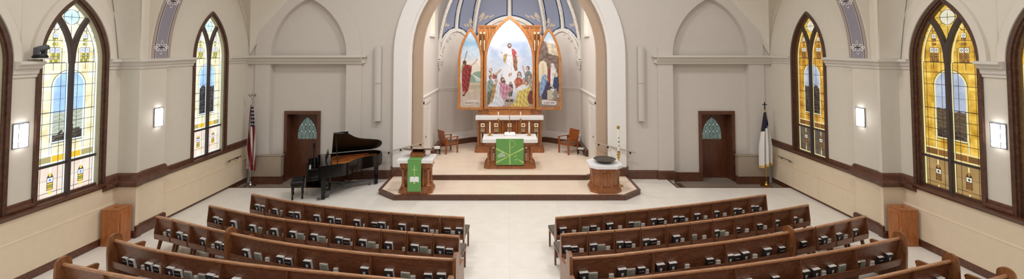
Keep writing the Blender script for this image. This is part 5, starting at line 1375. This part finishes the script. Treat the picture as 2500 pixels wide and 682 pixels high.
lc = thing('lectern', 'oak columned lectern with white marble top on the left of the lower step', 'lectern', (-2.765, 13.05, U1))
MB().prism(chamfer_rect(.50, .36, .12), 'z', 0, .09).prism(chamfer_rect(.48, .34, .12), 'z', .09, .13).prism(chamfer_rect(.45, .31, .11), 'z', .13, .19).build('base', m_red, lc)
MB().prism(chamfer_rect(.42, .28, .1), 'z', .70, .76).prism(chamfer_rect(.47, .33, .11), 'z', .76, .90).build('entablature', m_red, lc)
for x in (-.36, .36):
    for y in (-.22, .22): column(x, y, .19, .70, .05, m_red, lc)
for x in (-.22, .22): MB().box(x-.03, x+.03, -.25, -.2, .19, .70, .006).build('front_post', m_red, lc)
MB().box(-.3, .3, -.19, .2, .19, .7).build('core_panel', m_red, lc)
MB().box(-.52, .52, -.40, .37, .905, 1.0, .01).build('marble_top', m_marble, lc)
MB().box(-.20, .20, -.1, .24, 1.0, 1.12, .006).box(-.17, .17, -.08, .22, 1.12, 1.15).build('desk_foot', m_red, lc)
M = Matrix.Translation((0.0, .08, 1.20)) @ Matrix.Rotation(math.radians(-17), 4, 'X')
MB(M).box(-.40, .40, -.24, .24, -.015, .012, .006).box(-.40, .40, .235, .25, -.01, .035, .004).build('reading_desk', m_dark, lc)
lb = thing('open_book', 'open book lying on the desk of the lectern', 'book', (-2.765, 13.13, U1+1.217))
mb = MB(Matrix.Rotation(math.radians(-17), 4, 'X'))
for s in (-1, 1): mb.prism([(0, 0), (s*.16, 0), (s*.16, .012), (s*.08, .024), (s*.01, .02)], 'y', -.11, .11)
mb.build('page_block', m_page, lb); MB(Matrix.Rotation(math.radians(-17), 4, 'X')).box(-.165, .165, -.115, .115, -.004, 0).build('cover', m_bible, lb)
lg = thing('lectern_cloth', 'narrow green hanging with a cross and open book on the lectern', 'cloth', (-2.765, 13.05, U1))
MB().box(-.195, .195, -.412, -.404, .10, 1.006).box(-.195, .195, -.412, -.10, 1.002, 1.008).build('fabric', m_green, lg)
mb = MB(); mb.box(-.012, .012, -.416, -.411, .54, .85).box(-.08, .08, -.4172, -.411, .715, .738); mb.build('cross_applique', m_lgreen, lg)
mb = MB()
for s in (-1, 1): mb.prism([(0, .37), (s*.05, .385), (s*.13, .37), (s*.13, .52), (s*.05, .535), (0, .515)], 'y', -.416, -.411)
mb.build('book_applique', m_wcloth, lg)
MB().lathe([(0, 0), (.03, .002), (.03, .006), (0, .008)], (0, 0, 0), 12).build('seal_applique', m_lgreen, lg).matrix_local = Matrix.Translation((0, -.411, .345)) @ Matrix.Rotation(PI/2, 4, 'X')

fo = thing('baptismal_font', 'octagonal oak font with white marble top on the right of the step', 'font', (2.86, 13.18, U1))
def octa(r, k=.56): return [(-r, -r*k), (-r*k, -r), (r*k, -r), (r, -r*k), (r, r*k), (r*k, r), (-r*k, r), (-r, r*k)]
MB().prism(octa(.46), 'z', 0, .08).prism(octa(.44), 'z', .08, .12).prism(octa(.41), 'z', .12, .16).build('base', m_red, fo)
MB().prism(octa(.36), 'z', .16, .62).build('body', m_red, fo)
for k in range(4):
    M = Matrix.Rotation(k*PI/2, 4, 'Z'); MB(M).box(-.13, .13, -.375, -.355, .19, .58, .01).build('door_panel', m_red, fo)
for k in range(8):
    a = math.radians(22.5+45*k); column(.395*math.cos(a), .395*math.sin(a), .16, .60, .028, m_red, fo)
MB().prism(octa(.42), 'z', .60, .68).prism(octa(.45), 'z', .68, .72).build('entablature', m_red, fo)
MB().prism(octa(.49, .6), 'z', .722, .80).build('marble_top', m_marble, fo)
bw = thing('font_bowl', 'wide dark bronze bowl resting on the marble font top', 'bowl', (2.89, 13.2, U1+.80))
MB().lathe([(.0, .0), (.13, .0), (.15, .015), (.24, .04), (.33, .10), (.338, .106), (.33, .108), (.235, .055), (.13, .028), (0, .024)], n=40, caps=False).build('basin', m_bronze, bw, 50)
cs = thing('paschal_candle', 'tall white paschal candle on a slim brass stand behind the font', 'candle', (3.38, 13.47, U1))
MB().lathe([(.14, 0), (.14, .015), (.10, .03), (.03, .06), (.018, .12), (.018, .40), (.035, .44), (.018, .50), (.018, .82), (.035, .86), (.028, .90), (.05, .93), (.055, 1.0), (.035, 1.02), (.035, 1.06), (.05, 1.08)], n=20).build('stand', m_brass, cs)
MB().lathe([(.034, 1.08), (.034, 1.76)], n=18).build('candle', m_candle, cs)
mb = MB()
for z in (1.24, 1.36, 1.48):
    mb.box(-.012, .012, -.037, -.034, z-.03, z+.03)
mb.box(-.035, .035, -.037, -.034, 1.355, 1.37); mb.build('wax_emblem', m_green, cs)
MB().lathe([(.036, 1.75), (.048, 1.77), (.04, 1.80), (.052, 1.84), (.01, 1.85)], n=18).build('brass_follower', m_brass, cs)

# candlesticks on the altar
def stick(x, label):
    r = thing('candlestick', label, 'candlestick', (x, 15.45, U2+1.01), 0, 'altar candlesticks')
    MB().lathe([(.085, 0), (.085, .01), (.05, .025), (.02, .05), (.018, .07), (.04, .085), (.045, .10), (.02, .105)], n=20).build('brass_base', m_brass, r)
    MB().lathe([(.026, .10), (.026, .47)], n=16).build('candle', m_candle, r)
    MB().lathe([(.028, .465), (.034, .48), (.02, .50), (.004, .505)], n=14).build('brass_follower', m_brass, r); return r
stick(-.70, 'brass candlestick with white candle at the left end of the altar'); stick(.70, 'brass candlestick with white candle at the right end of the altar')
for s, t in ((-1, 'left'), (1, 'right')):
    r = thing('torch_stand', 'slim tall brass candle stand before the altarpiece, %s of the centre pole' % t, 'candlestick', (s*.43, 16.75, U2), 0, 'tall candle stands')
    MB().lathe([(.13, 0), (.13, .015), (.03, .04), (.012, .06), (.012, 1.26), (.022, 1.28), (.03, 1.30), (.02, 1.36)], n=16).build('stand', m_brass, r)
    MB().box(-.06, .06, -.008, .008, 1.36, 1.375).lathe([(.035, 1.375), (.04, 1.39), (.025, 1.40)], n=14).build('drip_tray', m_brass, r)
    MB().lathe([(.024, 1.39), (.024, 1.66)], n=14).build('candle', m_candle, r)
r = thing('processional_cross', 'slender brass processional cross standing behind the altar', 'cross', (0, 16.6, U2))
MB().lathe([(.14, 0), (.14, .015), (.03, .04), (.013, .06), (.013, 2.1), (.025, 2.12), (.012, 2.15)], n=14).build('pole', m_brass, r)
MB().box(-.012, .012, -.01, .01, 2.13, 2.42, .003).box(-.07, .07, -.01, .01, 2.29, 2.315, .003).build('cross_head', m_brass, r)
r = thing('missal_stand', 'open gold-edged book on a low stand in the middle of the altar', 'book', (.01, 15.50, U2+1.01))
MB().box(-.16, .16, -.10, .10, 0, .02, .004).build('stand', m_brass, r)
mb = MB(Matrix.Translation((0, 0, .03)) @ Matrix.Rotation(.25, 4, 'X'))
for s in (-1, 1): mb.prism([(0, 0), (s*.19, .01), (s*.19, .03), (s*.09, .045), (s*.01, .03)], 'y', -.11, .11)
mb.build('page_block', m_page, r)
MB(Matrix.Translation((0, 0, .024)) @ Matrix.Rotation(.25, 4, 'X')).box(-.2, .2, -.12, .12, -.006, 0).build('cover', m_brass, r)

# chancel armchairs
def armchair(x, y, rz, label):
    r = thing('armchair', label, 'chair', (x, y, U2), rz, 'wooden chancel armchairs'); w = .29
    MB().prism([(-.03, .36), (0, .36), (-.11, .90), (-.135, .90)], 'x', -w+.03, w-.03).build('back_panel', m_chair, r)
    MB().box(-w+.03, w-.03, 0, .50, .40, .44, .015).build('seat_pad', m_brown, r)
    MB().box(-w+.03, w-.03, .0, .50, .34, .40, .005).build('seat_frame', m_chair, r)
    for s in (-1, 1):
        MB().prism([(-.02, .62), (.03, .62), (.0, 0), (-.06, 0)], 'x', s*w, s*(w-.045)).build('leg', m_chair, r)
        MB().box(s*w, s*(w-.045), .45, .50, 0, .62, .004).build('leg', m_chair, r)
        MB().box(s*(w+.01), s*(w-.06), -.10, .53, .62, .645, .006).build('armrest', m_chair, r)
    return r
armchair(-2.60, 17.08, math.radians(-53), 'oak armchair seen from behind at the left of the chancel')
armchair(2.50, 17.22, math.radians(126), 'oak armchair facing the altar at the right of the chancel')
def shelf(x, y, rz, nb, side):
    r = thing('book_stand', 'small low dark stand holding books by the %s armchair' % side, 'stand', (x, y, U2), rz)
    MB().box(-.13, .13, -.1, .1, .20, .22, .003).build('top', m_blacks, r)
    for sx in (-1, 1):
        for sy in (-1, 1): MB().box(sx*.12-.01, sx*.12+.01, sy*.09-.01, sy*.09+.01, 0, .2).build('leg', m_blacks, r)
    for k in range(nb):
        b = thing('service_book', '%s book lying on the low stand by the %s armchair' % (('white bottom', 'white top')[k] if nb > 1 else 'single white', side), 'book', (x, y, U2+.222+k*.042), rz+.25*k)
        MB().box(-.11, .11, -.085, .085, .003, .037).build('page_block', m_page, b); MB().box(-.115, .115, -.09, .09, 0, .003).box(-.115, .115, -.09, .09, .037, .040).build('cover', m_page if k else m_song, b)
shelf(-2.83, 16.85, .3, 2, 'left'); shelf(2.77, 16.80, -.4, 1, 'right')
